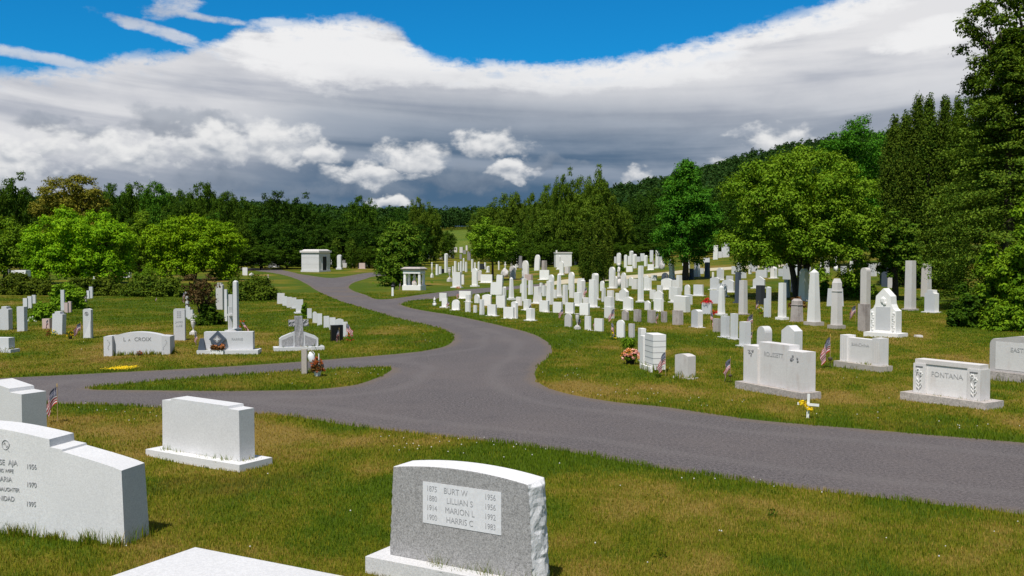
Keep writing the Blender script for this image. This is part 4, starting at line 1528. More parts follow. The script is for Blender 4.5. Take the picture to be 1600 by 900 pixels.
o.location = (.32, -AT / 2 * (1 - .12 * .78) - 0.002, .755)

# ---- smooth white stone behind it, and the one at the left edge
S2 = monument('headstone', 'blank white granite stone on a low base near the drive, back turned', 254, 698, 0.10, 33, 1.32, 0.22, group=G)
bm = bmesh.new()
add_prism(bm, [(-.66, 0), (.66, 0), (.655, .565), (.49, .57), (.48, .600), (-.48, .610), (-.51, .58), (-.655, .575)], .22)
link('tablet', bm_mesh('tablet', bm, .012, 2), MATS['white_granite'], S2).location = (0, 0, .10)
boxpart('base', [(-.80, .80, -.24, .24, -.04, .098)], 'white_granite', S2)
PR = at_depth(30, 12.3)
a = R(30)
cc = PR[:2] - np.array([math.cos(a), -math.sin(a)]) * .7 + np.array([math.sin(a), math.cos(a)]) * .17
S3 = empty('headstone', (cc[0], cc[1], float(ground(cc[0], cc[1]))), -a)
tag(S3, 'white granite stone with stepped top cut off by the left edge', 'gravestone', G)
bm = bmesh.new()
add_prism(bm, [(-.7, -.04), (.7, -.04), (.7, .60), (.46, .61), (.45, .655), (0, .72), (-.45, .655), (-.46, .61), (-.7, .60)], .34)
link('tablet', bm_mesh('tablet', bm, .012, 2), MATS['white_granite'], S3)

# ---- the flat white top at the bottom edge
top_z = 0.85
d = ray(305, 857)
t = (top_z - CAM_Z) / d[2]
PB = d[:2] * t
a = R(28.5)
cc = PB + np.array([math.cos(a), -math.sin(a)]) * .65 - np.array([math.sin(a), math.cos(a)]) * .30
S4 = empty('headstone', (cc[0], cc[1], float(ground(cc[0], cc[1]))), -a)
tag(S4, 'flat white granite top corner rising at the bottom edge', 'gravestone', G)
boxpart('tablet', [(-.65, .65, -.30, .30, -.04, .85)], 'white_granite', S4, .014)

# ---- LaCroix
G = 'name stones on the left lawn'
LW, LT = 1.50, 0.24
la = monument('headstone', 'wide pale granite stone with arched top lettered LaCroix', 165, 556, 0.0, -3, LW, LT, group=G)
bm = bmesh.new()
hw = LW / 2 - .19
add_prism(bm, [(-hw, -.04), (hw, -.04)] + [(hw * u, .455 + .085 * (1 - u * u)) for u in np.linspace(1, -1, 13)], LT)
c_ = link('tablet', bm_mesh('tablet', bm, .008, 2), MATS['grey_granite'], la)
for sx in (-1, 1):
    bm = bmesh.new()
    add_prism(bm, [(-.095, -.04), (.095, -.04), (.095, .445 if sx > 0 else .462), (-.095, .462 if sx > 0 else .445)], LT + .13)
    w_ = link('wing', bm_mesh('wing', bm, .008, 2), MATS['grey_granite'], la)
    w_.location = (sx * (LW / 2 - .094), -.05, 0)
    bm = bmesh.new()
    for k in range(7):
        ang = k * 0.9
        add_ball(bm, (.028 * math.sin(ang) + .01 * k * sx * -.6, 0, .36 - .035 * k), .014, 1, (1, .25, 1.3))
    link('carved_flower', bm_mesh('carved_flower', bm), MATS['pale_engraving'], w_).location = (0, -(LT + .13) / 2 - .001, 0)
text('L', c_, -.315, -LT / 2 - .003, .37, .125)
text('A', c_, -.205, -LT / 2 - .003, .355, .075)
text('CROIX', c_, .10, -LT / 2 - .003, .37, .125)
# ---- grey die with a dark diamond
f_ = monument('headstone', 'long grey stone on a base with a dark diamond tablet and flower trough', 319, 546, 0.09, -4, 1.12, 0.22, group=G)
fd = boxpart('tablet', [(-.56, .56, -.11, .11, 0, .415)], 'grey_granite', f_, .008, 2, (0, 0, .09))
boxpart('base', [(-.70, .70, -.25, .22, -.04, .088)], 'white_granite', f_, .01)
text('FARRIE', fd, .20, -.113, .24, .085, 'pale_engraving')
bm = bmesh.new()
add_prism(bm, [(0, -.19), (.19, 0), (0, .19), (-.19, 0)], .10)
dm = link('diamond', bm_mesh('diamond', bm, .008), MATS['slate_granite'], f_)
dm.location = (-.235, -.165, .345)
bm = bmesh.new()
add_prism(bm, [(0, -.10), (.10, 0), (0, .10), (-.10, 0)], .006)
link('inset', bm_mesh('inset', bm), MATS['dim_granite'], dm).location = (0, -.054, 0)
bm = bmesh.new()
add_prism(bm, [(0, -.075), (.02, -.02), (.075, 0), (.02, .02), (0, .075), (-.02, .02), (-.075, 0), (-.02, -.02)], .006)
link('star', bm_mesh('star', bm), MATS['grey_granite'], dm).location = (0, -.061, 0)
bm = bmesh.new()
add_frustum(bm, 0, .27, .17, .09, .08, .05)
link('vase', bm_mesh('vase', bm, .01), MATS['slate_granite'], f_).location = (-.60, -.15, .09)
# ---- rock-faced cross monument
x_ = monument('cross_monument', 'rough grey cross between two sloping wings on a base', 436, 543, 0.08, -17, .95, 0.2, 'monument', G)
boxpart('base', [(-.60, .60, -.20, .20, -.04, .09)], 'grey_granite', x_, .02)
bm = bmesh.new()
add_frustum(bm, 0, .74, .20, .22, .17, .20)
add_box(bm, -.235, -.0885, -.085, .085, .50, .65)
add_box(bm, .0885, .235, -.085, .085, .50, .65)
bmesh.ops.subdivide_edges(bm, edges=bm.edges[:], cuts=3, use_grid_fill=True)
rr = random.Random(3)
for v in bm.verts: v.co += Vector((rr.uniform(-1, 1), rr.uniform(-1, 1), rr.uniform(-.5, .5))) * .012
cr = link('cross', bm_mesh('cross', bm), MATS['cross_granite'], x_)
cr.location = (0, 0, .09)
for sx in (-1, 1):
    bm = bmesh.new()
    add_prism(bm, [(0, 0), (.36, 0), (.36, .20), (.30, .25), (0, .37)] if sx > 0 else [(-.36, 0), (0, 0), (0, .37), (-.30, .25), (-.36, .20)], .20)
    wg = link('wing', bm_mesh('wing', bm, .012), MATS['grey_granite'], x_)
    wg.location = (sx * .102, 0, .09)
    bm = bmesh.new()
    add_prism(bm, [(.04, .03), (.31, .03), (.31, .17), (.04, .28)] if sx > 0 else [(-.31, .03), (-.04, .03), (-.04, .28), (-.31, .17)], .01)
    link('panel', bm_mesh('panel', bm), MATS['cross_granite'], wg).location = (0, -.104, 0)
# ---- tablets with carving
t1 = monument('headstone', 'upright grey tablet with clipped corners and two lines of lettering', 271.5, 532, 0, -2, .30, .10, group=G)
bm = bmesh.new()
add_prism(bm, [(-.15, -.04), (.15, -.04), (.15, .80), (.142, .84), (.11, .86), (-.11, .86), (-.142, .84), (-.15, .80)], .10)
tt = link('tablet', bm_mesh('tablet', bm, .008), MATS['grey_granite'], t1)
text('JAMES', tt, 0, -.053, .50, .075, 'pale_engraving')
text('LUIZ', tt, 0, -.053, .40, .085, 'pale_engraving')
bm = bmesh.new()
for i in range(3):
    for j in range(4):
        add_box(bm, -.055 + i * .04, -.03 + i * .04, -.004, .004, .62 + j * .05, .65 + j * .05)
link('carving', bm_mesh('carving', bm), MATS['pale_engraving'], tt).location = (0, -.0515, 0)
t2 = monument('headstone', 'slim grey tablet with a round medallion and a diagonal facet', 130, 529, 0, 6, .235, .11, group=G)
bm = bmesh.new()
add_prism(bm, [(-.115, -.04), (.115, -.04), (.115, .80), (.03, .83), (-.08, .82), (-.115, .79)], .11)
tt = link('tablet', bm_mesh('tablet', bm, .006), MATS['grey_granite'], t2)
bm = bmesh.new()
add_prism(bm, [(-.10, .02), (.10, .50), (.10, .02)], .016)
link('facet', bm_mesh('facet', bm, .004), MATS['white_granite'], tt).location = (0, -.062, 0)
bm = bmesh.new()
add_tube(bm, [(.048 * math.cos(t), 0, .048 * math.sin(t)) for t in np.linspace(0, math.tau, 17)[:-1]] + [(.048, 0, 0)], .008, 5)
add_ball(bm, (0, 0, 0), .03, 1, (1, .3, 1))
link('medallion', bm_mesh('medallion', bm), MATS['dim_granite'], tt).location = (-.01, -.058, .69)
t3 = monument('headstone', 'low grey stone on a base at the left edge', -10, 545, .08, 10, .40, .22, group=G)
boxpart('tablet', [(-.20, .20, -.11, .11, 0, .27)], 'grey_granite', t3, .01, 2, (0, 0, .08))
boxpart('base', [(-.29, .29, -.17, .17, -.04, .078)], 'grey_granite', t3)
# white panelled monument behind the hedge
P = at_depth(32.5, 62)
t4 = empty('headstone', P, R(-12))
tag(t4, 'white monument with a recessed panel behind the dark hedge', 'gravestone', G)
td = boxpart('tablet', [(-.52, .52, -.22, .22, -.04, 1.38)], 'white_marble', t4, .04, 3)
boxpart('panel', [(-.16, .40, -.226, -.21, .2, .85)], 'grey_granite', td, .004)
boxpart('frame', [(-.20, -.165, -.24, -.21, .16, .9), (-.164, .41, -.24, -.21, .855, .9), (.405, .44, -.24, -.21, .16, .9)], 'white_marble', td, .004)

# ---- right lawn: the big name stones
G = 'name stones on the right lawn'
GW, GT = 1.44, 0.22
g_ = monument('headstone', 'large pale stone with two lower side pillars carved with blossoms', 1164.5, 597, .12, 64, GW, GT, group=G)
gd = boxpart('tablet', [(-.38, .38, -GT / 2, GT / 2, 0, .72)], 'rust_marble', g_, .012, 2, (0, 0, .12))
for sx in (-1, 1):
    w_ = boxpart('side_pillar', [(-.18, .18, -GT / 2 - .035, GT / 2 + .02, 0, .64)], 'rust_marble', g_, .025, 2, (sx * .55, 0, .12))
    bm = bmesh.new()
    for k in range(11):
        add_ball(bm, (rr.uniform(-.09, .09), 0, .52 + rr.uniform(-.05, .045)), rr.uniform(.012, .026), 1, (1, .35, 1))
    link('blossom_carving', bm_mesh('blossom_carving', bm), MATS['dim_granite'], w_).location = (0, -GT / 2 - .036, 0)
boxpart('base', [(-.86, .82, -.22, .17, -.04, .118)], 'rough_base', g_, .02)
for sx in (-1, 1):
    boxpart('pilaster', [(-.012, .012, -.03, .02, 0, .60)], 'weathered_marble', gd, .004, 1, (sx * .368, -GT / 2, 0))
text('ROUSSETT', gd, 0, -GT / 2 - .003, .53, .105, 'faint_engraving', width=.95)
FW, FT = 1.16, .26
f2 = monument('headstone', 'white stone lettered Fontana with carved flowers on both end panels', 1426.5, 614, .12, 57, FW, FT, group=G)
fd = boxpart('tablet', [(-.36, .36, -FT / 2 + .03, FT / 2 - .02, 0, .475)], 'rust_marble', f2, .006, 2, (0, 0, .12))
boxpart('capstone', [(-FW / 2 + .02, FW / 2 - .02, -FT / 2 + .015, FT / 2 - .015, .477, .545)], 'weathered_marble', f2, .006, 2, (0, 0, .12))
for sx in (-1, 1):
    w_ = boxpart('end_pillar', [(-.108, .108, -FT / 2, FT / 2, 0, .475)], 'rust_marble', f2, .012, 2, (sx * .471, 0, .12))
    bm = bmesh.new()
    yy = -FT / 2 - .002
    for cx_, cz_ in ((-.025, .365), (.025, .315)):
        for k in range(6):
            t = k * math.tau / 6
            add_ball(bm, (cx_ + .026 * math.cos(t), yy, cz_ + .026 * math.sin(t)), .017, 1, (1, .6, 1))
    for k in range(3):
        for s_ in (-1, 1):
            add_tube(bm, [(0, yy, .05 + .06 * k), (s_ * .03, yy - .006, .10 + .06 * k), (s_ * .045, yy, .16 + .05 * k)], [.004, .012, .003], 5)
    add_tube(bm, [(0, yy, .04), (.004, yy, .17), (.01, yy, .30)], .005, 5)
    link('carved_flower', bm_mesh('carved_flower', bm), MATS['white_marble'], w_)
    bm = bmesh.new()
    for cx_, cz_ in ((-.025, .365), (.025, .315)):
        add_ball(bm, (cx_, yy - .008, cz_), .012, 1, (1, .5, 1))
    add_box(bm, -.065, .065, yy - .004, yy + .002, .418, .436)
    for cx_, cz_, ln in ((-.048, .31, .07), (.012, .265, .05), (-.03, .13, .05), (.035, .12, .06), (-.035, .20, .04)):
        add_tube(bm, [(cx_, yy, cz_ - ln * .5), (cx_ + .008, yy - .002, cz_), (cx_ + .004, yy, cz_ + ln * .5)], [.003, .009, .003], 5)
    link('deep_carving', bm_mesh('deep_carving', bm), MATS['engraving'], w_)
boxpart('base', [(-.74, .74, -.24, .24, -.04, .118)], 'rough_base', f2, .015)
text('FONTANA', fd, 0, -FT / 2 + .027, .325, .115, 'faint_engraving')
b2 = monument('headstone', 'pale stone with rust streaks and fluted end pillars beside small flag', 1312.5, 564, .12, 64, 1.08, .22, group=G)
b2.scale = (.93, .85, 1)
bd = boxpart('tablet', [(-.36, .36, -.105, .105, 0, .50)], 'rust_marble', b2, .006, 2, (0, 0, .12))
for sx in (-1, 1):
    w_ = boxpart('end_pillar', [(-.105, .105, -.14, .14, 0, .545)], 'rust_marble', b2, .02, 2, (sx * .468, 0, .12))
    boxpart('flute', [(-.05, -.035, -.146, -.14, .06, .48), (.0, .015, -.146, -.14, .06, .48), (.05, .065, -.146, -.14, .06, .48)], 'weathered_marble', w_, .002, 1)
boxpart('base', [(-.68, .66, -.23, .18, -.04, .118)], 'concrete', b2, .015)
text('BIANCHINA', bd, -.01, -.108, .37, .095, 'faint_engraving')
e2 = monument('headstone', 'lichen edged stone lettered Eastman cut off by the right edge', 1546, 580, .16, 60, 1.30, .26, group=G)
bm = bmesh.new()
add_prism(bm, [(-.65, 0), (.65, 0), (.65, .50), (.63, .56), (.58, .60)] + [(.50 * u, .60 + .075 * math.cos(u * math.pi / 2)) for u in np.linspace(1, -1, 11)] + [(-.58, .60), (-.63, .56), (-.65, .50)], .26)
ed_ = link('tablet', bm_mesh('tablet', bm, .008), MATS['lichen_granite'], e2)
ed_.location = (0, 0, .16)
boxpart('base', [(-.72, .72, -.19, .19, -.04, .158)], 'rough_base', e2, .02)
boxpart('face_panel', [(-.53, .53, -.134, -.129, .04, .55)], 'rust_marble', ed_, .001, 1)
text('EASTMAN', ed_, .02, -.138, .42, .115, 'faint_engraving')
G = 'stones right of the main drive bend'
m1 = monument('headstone', 'white stone with coursed end and low plinth, nearest of the three by the potted mums', 1007.5, 573, .05, 79, .50, .27, group=G)
md = boxpart('tablet', [(-.25, .25, -.135, .135, 0, .70)], 'white_marble', m1, .006, 2, (0, 0, .05))
bm = bmesh.new()
for k in range(5):
    add_box(bm, .245, .2525, -.136, .136, .11 + k * .115, .118 + k * .115)
    add_box(bm, -.252, .244, -.1375, -.131, .11 + k * .115, .117 + k * .115)
link('course_joints', bm_mesh('course_joints', bm), MATS['dim_granite'], md)
boxpart('plinth', [(-.36, .25, -.20, -.14, -.04, .11)], 'white_marble', m1)
m2 = monument('headstone', 'short white tablet with slanted curved top beside the coursed stone', 1054.5, 588, .03, 60, .37, .19, group=G)
bm = bmesh.new()
add_prism(bm, [(-.185, -.04), (.185, -.04), (.185, .43)] + [(.185 * u, .43 + .035 * (1 - u * u)) for u in np.linspace(.9, -.9, 7)] + [(-.185, .43)], .19)
link('tablet', bm_mesh('tablet', bm, .01), MATS['weathered_marble'], m2)
boxpart('base', [(-.21, .24, -.12, .12, -.04, .03)], 'weathered_marble', m2)
# ornate white stone and its neighbour's pedestal
o_ = monument('headstone', 'ornate white stone with scrolled sides and gabled cap on a plinth', 1358.5, 519, .12, 50, .78, .36, group=G)
bm = bmesh.new()
add_prism(bm, [(-.39, 0), (.39, 0), (.39, .62), (.30, .68), (.24, .80), (.22, 1.02), (.0, 1.24), (-.22, 1.02), (-.24, .80), (-.30, .68), (-.39, .62)], .30)
od = link('tablet', bm_mesh('tablet', bm, .012, 2), MATS['white_marble'], o_)
od.location = (0, 0, .12)
boxpart('panel', [(-.22, .22, -.156, -.148, .08, .72)], 'grey_granite', od, .004)
for sx in (-1, 1):
    bm = bmesh.new()
    for k in range(8):
        add_ball(bm, (sx * (.31 + .012 * math.sin(k * 2)), -.155, .08 + k * .066), .042, 1, (1, .6, 1.1))
    link('scroll', bm_mesh('scroll', bm), MATS['white_marble'], od)
bm = bmesh.new()
add_ball(bm, (0, -.155, .90), .09, 1, (1, .4, 1.3))
add_ball(bm, (.05, -.16, .82), .06, 1, (1, .5, 1))
link('carved_bouquet', bm_mesh('carved_bouquet', bm), MATS['white_marble'], od)
boxpart('base', [(-.52, .52, -.27, .27, -.04, .118)], 'white_marble', o_)

# ---------------------------------------------------------------- mausoleums and the small temple
def mausoleum():
    P = hit(503, 425)
    s = F / P[1]
    W, D, H = 1.95, 2.9, 35 / s
    root = empty('mausoleum', P + np.array([-1.05, 1.35, 0]), R(12))
    tag(root, 'solid white block mausoleum with flat overhanging roof and dark doorway', 'mausoleum')
    w = boxpart('wall', [(-1.4, 1.4, -1.2, 1.2, -.1, .98), (-1.385, 1.385, -1.185, 1.185, .98, 1.02), (-1.4, 1.4, -1.2, 1.2, 1.02, 1.80), (-1.385, 1.385, -1.185, 1.185, 1.80, 1.84), (-1.4, 1.4, -1.2, 1.2, 1.84, 2.52)], 'white_granite', root, .015, 1)
    boxpart('plinth', [(-1.47, 1.47, -1.27, 1.27, -.1, .22)], 'white_granite', root, .02)
    r = boxpart('roof', [(-1.55, 1.55, -1.35, 1.35, 2.522, 2.78)], 'weathered_marble', root, .05)
    bm = bmesh.new()
    add_frustum(bm, 2.782, 2.93, 2.8, 2.4, 2.3, 1.9)
    link('roof_cap', bm_mesh('roof_cap', bm, .02), MATS['weathered_marble'], r)
    boxpart('doorway', [(1.385, 1.404, -.42, .42, .22, 2.0)], 'shadow_opening', root, .002)
    boxpart('door_frame', [(1.40, 1.44, -.56, -.425, .22, 2.12), (1.40, 1.44, .425, .56, .22, 2.12), (1.40, 1.44, -.42, .42, 2.005, 2.12)], 'white_granite', root, .01)
    root.rotation_euler = (0, 0, R(-26))


mausoleum()
P = hit(880, 417)
s = F / P[1]
mb = empty('mausoleum', P + np.array([0, .9, 0]), R(6))
tag(mb, 'white box mausoleum with thin cap behind the round topped stones', 'mausoleum')
w_, h_ = 25 / s, 23.5 / s
boxpart('wall', [(-w_ / 2, w_ / 2, -.8, .8, -.1, h_ - .22)], 'white_marble', mb, .01)
boxpart('roof', [(-w_ / 2 - .06, w_ / 2 + .06, -.88, .88, h_ - .218, h_ - .05)], 'weathered_marble', mb, .02)
boxpart('finial', [(-w_ / 2, -w_ / 2 + .2, -.8, -.6, h_ - .048, h_ + .22)], 'white_marble', mb, .01)
P = hit(643, 453.5)
s = F / P[1]
tp = empty('grave_temple', P + np.array([.1, .75, 0]), R(-20))
tag(tp, 'small open marble temple with four columns sheltering a statue before the conifer', 'monument')
wd, dp, hh = 1.32, .86, 36 / s
boxpart('base', [(-wd / 2, wd / 2, -dp / 2, dp / 2, -.1, .20 * hh)], 'white_marble', tp, .015)
boxpart('entablature', [(-wd / 2 + .04, wd / 2 - .04, -dp / 2 + .04, dp / 2 - .04, .72 * hh, .85 * hh)], 'white_marble', tp, .01)
bm = bmesh.new()
add_frustum(bm, .852 * hh, .93 * hh, wd + .05, dp + .05, wd + .18, dp + .18)
add_frustum(bm, .932 * hh, hh, wd + .16, dp + .16, wd - .2, dp - .2)
link('roof', bm_mesh('roof', bm, .01), MATS['stained_marble'], tp)
for sx in (-1, 1):
    for sy in (-1, 1):
        bm = bmesh.new()
        x0, y0 = sx * (wd / 2 - .13), sy * (dp / 2 - .13)
        add_lathe(bm, [(.12, .202 * hh), (.10, .24 * hh), (.098, .5 * hh), (.085, .68 * hh), (.12, .715 * hh)], 14, x0, y0)
        link('column', bm_mesh('column', bm), MATS['white_marble'], tp)
fg = stone('statue', 643.5, 447, 7, 17, 'd', 20, label='pale seated figure inside the small open marble temple')
fg.location = tp.matrix_basis @ Vector((0.02, 0, .20 * hh))

# ---------------------------------------------------------------- foliage
def leaf_quads(C, Nrm, size, rng, aspect=0.62):
    """Small diamond leaves at C facing roughly Nrm."""
    n = len(C)
    t = rng.normal(size=(n, 3))
    t -= (t * Nrm).sum(1, keepdims=True) * Nrm
    t /= np.linalg.norm(t, axis=1, keepdims=True) + 1e-9
    b = np.cross(Nrm, t)
    s = size * (0.65 + 0.7 * rng.random(n))
    s = s[:, None]
    fold = Nrm * s * 0.12
    V = np.stack([C - t * s * .5, C + b * s * aspect * .5 + fold, C + t * s * .5, C - b * s * aspect * .5 + fold], 1)
    return V


def quads_mesh(name, Vs):
    V = np.concatenate(Vs).reshape(-1, 3)
    Fc = np.arange(len(V)).reshape(-1, 4)
    return mesh_from(name, V, Fc)


def unit(n, rng):
    v = rng.normal(size=(n, 3))
    return v / np.linalg.norm(v, axis=1, keepdims=True)


def clump_crown(rng, centres, radii, n, leaf, updir=0.50, jitter=0.34, flat=0.85):
    """Leaves on the shells of many clumps; big clumps get more."""
    radii = np.asarray(radii)
    w = radii ** 2
    idx = rng.choice(len(radii), size=n, p=w / w.sum())
    d = unit(n, rng)
    d[:, 2] = np.where(d[:, 2] < -0.55, -d[:, 2] * 0.6, d[:, 2])
    d /= np.linalg.norm(d, axis=1, keepdims=True)
    rr = radii[idx] * (0.55 + 0.5 * rng.random(n) ** 0.6)
    # ragged shells: lobes of leaves and gaps
    lob = 0.80 + 0.34 * np.sin(d[:, 0] * 7 + idx * 1.7) * np.sin(d[:, 1] * 6 + idx * 2.3) + 0.16 * np.sin(d[:, 2] * 9 + idx)
    P = centres[idx] + d * (rr * lob)[:, None] * np.array([1, 1, flat])
    nr = d + np.array([0, 0, updir]) + rng.normal(size=(n, 3)) * jitter
    nr /= np.linalg.norm(nr, axis=1, keepdims=True)
    return leaf_quads(P, nr, leaf, rng)


def broad_clumps(rng, rx, ry, rz, zc, m, rmin=.18, rmax=.34, inner=0.55, dome=0.0, skirt=0.0):
    """Clump centres spread through a spreading crown, mostly near its outside."""
    d = unit(m * 3, rng)
    d = d[d[:, 2] > -0.92 + dome][:m]
    k = inner + (1 - inner) * rng.random(len(d)) ** 0.5
    if skirt > 0:                 # crowns that hang full width almost to the ground
        hor = np.sqrt(np.maximum(1 - d[:, 2] ** 2, 1e-3))
        f = np.where(d[:, 2] < 0, 1 + skirt * (np.minimum(1 / hor, 2.6) * .92 - 1), 1.0)
        d = d * np.stack([f, f, np.ones(len(d))], 1)
    C = d * k[:, None] * np.array([rx, ry, rz]) * np.array([.90, .90, .93])
    C[:, 2] += zc
    r = (rmin + (rmax - rmin) * rng.random(len(d))) * min(rx, ry, rz * 1.2)
    return C, r


def limb_mesh(name, H, r0, targets, rng, fork=0.35, lean=(0, 0), n_trunks=1):
    bm = bmesh.new()
    tops = []
    for k in range(n_trunks):
        ang = k * math.tau / max(n_trunks, 1) + rng.random()
        sp = 0.0 if n_trunks == 1 else 0.28 * H * fork
        rr = r0 if n_trunks == 1 else r0 * (0.85 - 0.12 * k)
        base = (0.35 * r0 * math.cos(ang) * (n_trunks > 1), 0.35 * r0 * math.sin(ang) * (n_trunks > 1))
        pts = []
        rad = []
        for i in range(6):
            u = i / 5
            pts.append((base[0] + sp * u * math.cos(ang) + lean[0] * u + .05 * math.sin(u * 5 + k), base[1] + sp * u * math.sin(ang) + lean[1] * u, -0.1 + u * H * (fork + 0.25)))
            rad.append(rr * (1.25 - 0.25 * min(1, u * 4)) * (1 - 0.55 * u))
        add_tube(bm, pts, rad, 9)
        tops.append(pts)
    for i, t in enumerate(targets):
        tr = tops[i % len(tops)]
        s = Vector(tr[3 + (i % 3)])
        e = Vector(t)
        mid = s.lerp(e, .5) + Vector((0, 0, -0.06 * (e - s).length))
        add_tube(bm, [s, mid, e], [r0 * .42, r0 * .24, r0 * .07], 6)
    return bm_mesh(name, bm)


def plant_tree(name, label, P, trunk_me, crown_me, bark, leaf, group=None, scale=1.0, rz=0.0, cat='tree', sz=None):
    root = empty(name, P, rz)
    root.scale = (scale, scale, sz if sz else scale)
    tag(root, label, cat, group)
    if trunk_me is not None:
        link('trunk', trunk_me, MATS[bark], root)
    link('crown', crown_me, MATS[leaf], root)
    return root


def broad_tree(name, label, P, w, h, leaf_m, seed, n=26000, leaf=0.14, m=70, low=0.16, bark='bark', trunks=1, trunk_r=None, rmin=.16, rmax=.30, group=None, depth=None, inner=.6, lean=(0, 0), fork=.3, skirt=0.0):
    """A broadleaf tree of crown width w and total height h standing at P."""
    rng = np.random.default_rng(seed)
    z0 = h * low
    rz = (h - z0) / 2
    rx = w / 2
    ry = (depth or w) / 2
    C, r = broad_clumps(rng, rx, ry, rz, z0 + rz, m, rmin, rmax, inner, skirt=skirt)
    V = [clump_crown(rng, C, r, n, leaf)]
    # inner twigs and shaded leaves
    k = int(n * 0.16)
    d = unit(k, rng) * (rng.random(k) ** .4)[:, None] * np.array([rx, ry, rz]) * 0.62
    d[:, 2] += z0 + rz
    V.append(leaf_quads(d, unit(k, rng), leaf * 1.7, rng))
    tr = None
    if trunk_r is not False:
        far = C[np.argsort(-np.abs(C[:, 0]) - C[:, 2] * .3)][:9] * np.array([.8, .8, .95])
        tr = limb_mesh('trunk', h, trunk_r or (0.030 * h + 0.05), [tuple(c) for c in far], rng, fork=max(low + .08, fork), n_trunks=trunks, lean=lean)
    return plant_tree(name, label, P, tr, quads_mesh('crown', V), bark, leaf_m, group)


def cone_crown(rng, w, h, n, leaf, low=0.02, power=0.85, layers=26, droop=0.35, blunt=0.06):
    """A conifer crown of drooping sprays."""
    m = layers * 9
    u = rng.random(m) ** 0.8
    rad = (w / 2) * ((1 - u) ** power + blunt) * (0.82 + 0.36 * rng.random(m)) * (0.62 + 0.38 * np.clip(u / .16, 0, 1))
    ang = rng.random(m) * math.tau
    z = h * (low + (1 - low) * u)
    V = []
    k = n // m + 1
    for i in range(m):
        t = rng.random(k) ** 0.55
        rr = rad[i] * t
        side = (rng.random(k) - .5) * rad[i] * 0.55 * (1.1 - 0.75 * t)
        x = math.cos(ang[i]) * rr - math.sin(ang[i]) * side
        y = math.sin(ang[i]) * rr + math.cos(ang[i]) * side
        zz = z[i] - droop * rr * (0.4 + 0.6 * t) + (rng.random(k) - .5) * leaf * 2.2 + 0.16 * rad[i] * t * t
        P = np.stack([x, y, zz], 1)
        nr = np.stack([np.cos(ang[i]) * np.ones(k) * .35, np.sin(ang[i]) * np.ones(k) * .35, np.ones(k)], 1) + rng.normal(size=(k, 3)) * .55
        nr /= np.linalg.norm(nr, axis=1, keepdims=True)
        V.append(leaf_quads(P, nr, leaf, rng, 0.45))
    return V


def column_crown(rng, w, h, n, leaf, low=0.03, tip=0.28, lumps=60):
    """An upright cedar: vertical sprays on a narrow body with a soft point."""
    u = rng.random(lumps)
    def body(v):
        return np.where(v > 1 - tip, ((1 - v) / tip) ** 0.75, 1.0) * np.where(v < .12, .62 + v * 3.2, 1.0)
    ang = rng.random(lumps) * math.tau
    R_ = w / 2 * body(u)
    C = np.stack([np.cos(ang) * R_ * .62, np.sin(ang) * R_ * .62, h * (low + (1 - low) * u * .97)], 1)
    r = np.maximum(w * .20 * (0.55 + .6 * body(u)) * (.7 + .6 * rng.random(lumps)), w * .06)
    idx = rng.choice(lumps, size=n, p=r ** 2 / (r ** 2).sum())
    d = unit(n, rng)
    P = C[idx] + d * (r[idx] * (.55 + .5 * rng.random(n)))[:, None] * np.array([1, 1, 2.0])
    P[:, 2] = np.clip(P[:, 2], 0.02, h)
    nr = d * np.array([1, 1, .35]) + rng.normal(size=(n, 3)) * .45
    nr /= np.linalg.norm(nr, axis=1, keepdims=True)
    V = leaf_quads(P, nr, leaf, rng, .5)
    # core
    k = n // 8
    v = rng.random(k)
    a = rng.random(k) * math.tau
    q = rng.random(k) ** .5 * w / 2 * body(v) * .75
    V2 = leaf_quads(np.stack([np.cos(a) * q, np.sin(a) * q, h * (low + (1 - low) * v * .95)], 1), unit(k, rng), leaf * 1.8, rng)
    return [V, V2]


def shrub(name, label, P, w, h, leaf_m, seed, n=9000, leaf=.10, depth=None, m=40, group=None, cat='shrub', rmin=.18, rmax=.34, rz=0.0):
    rng = np.random.default_rng(seed)
    d = unit(m * 3, rng)
    d = d[d[:, 2] > -0.1][:m]
    k = .55 + .45 * rng.random(len(d))
    C = d * k[:, None] * np.array([w / 2, (depth or w) / 2, h]) * .80
    r = (rmin + (rmax - rmin) * rng.random(len(d))) * min(w, h * 1.6) * .5
    V = [clump_crown(rng, C, r, n, leaf)]
    kk = n // 6
    q = unit(kk, rng) * (rng.random(kk) ** .4)[:, None] * np.array([w / 2, (depth or w) / 2, h]) * .66
    q[:, 2] = np.abs(q[:, 2])
    V.append(leaf_quads(q, unit(kk, rng), leaf * 1.8, rng))
    me = quads_mesh('foliage', V)
    root = empty(name, P, rz)
    tag(root, label, cat, group)
    bm = bmesh.new()
    for k in range(5):
        a = k * 1.3
        add_tube(bm, [(.05 * w * math.cos(a), .05 * w * math.sin(a), -.05), (.18 * w * math.cos(a), .18 * w * math.sin(a), h * .55)], [.03, .012], 5)
    link('stem', bm_mesh('stem', bm), MATS['bark'], root)
    link('foliage', me, MATS[leaf_m], root)
    return root


def box_of(px0, px1, top, base, depth=None):
    """World width, height and foot of something spanning these picture columns, standing at row base (or depth)."""
    cx = (px0 + px1) / 2
    P = hit(cx, base) if depth is None else at_depth(cx, depth)
    s = F / P[1]
    w = (px1 - px0) / s
    zt = CAM_Z + (392 - top) / F * P[1]
    return P, w, zt - P[2]


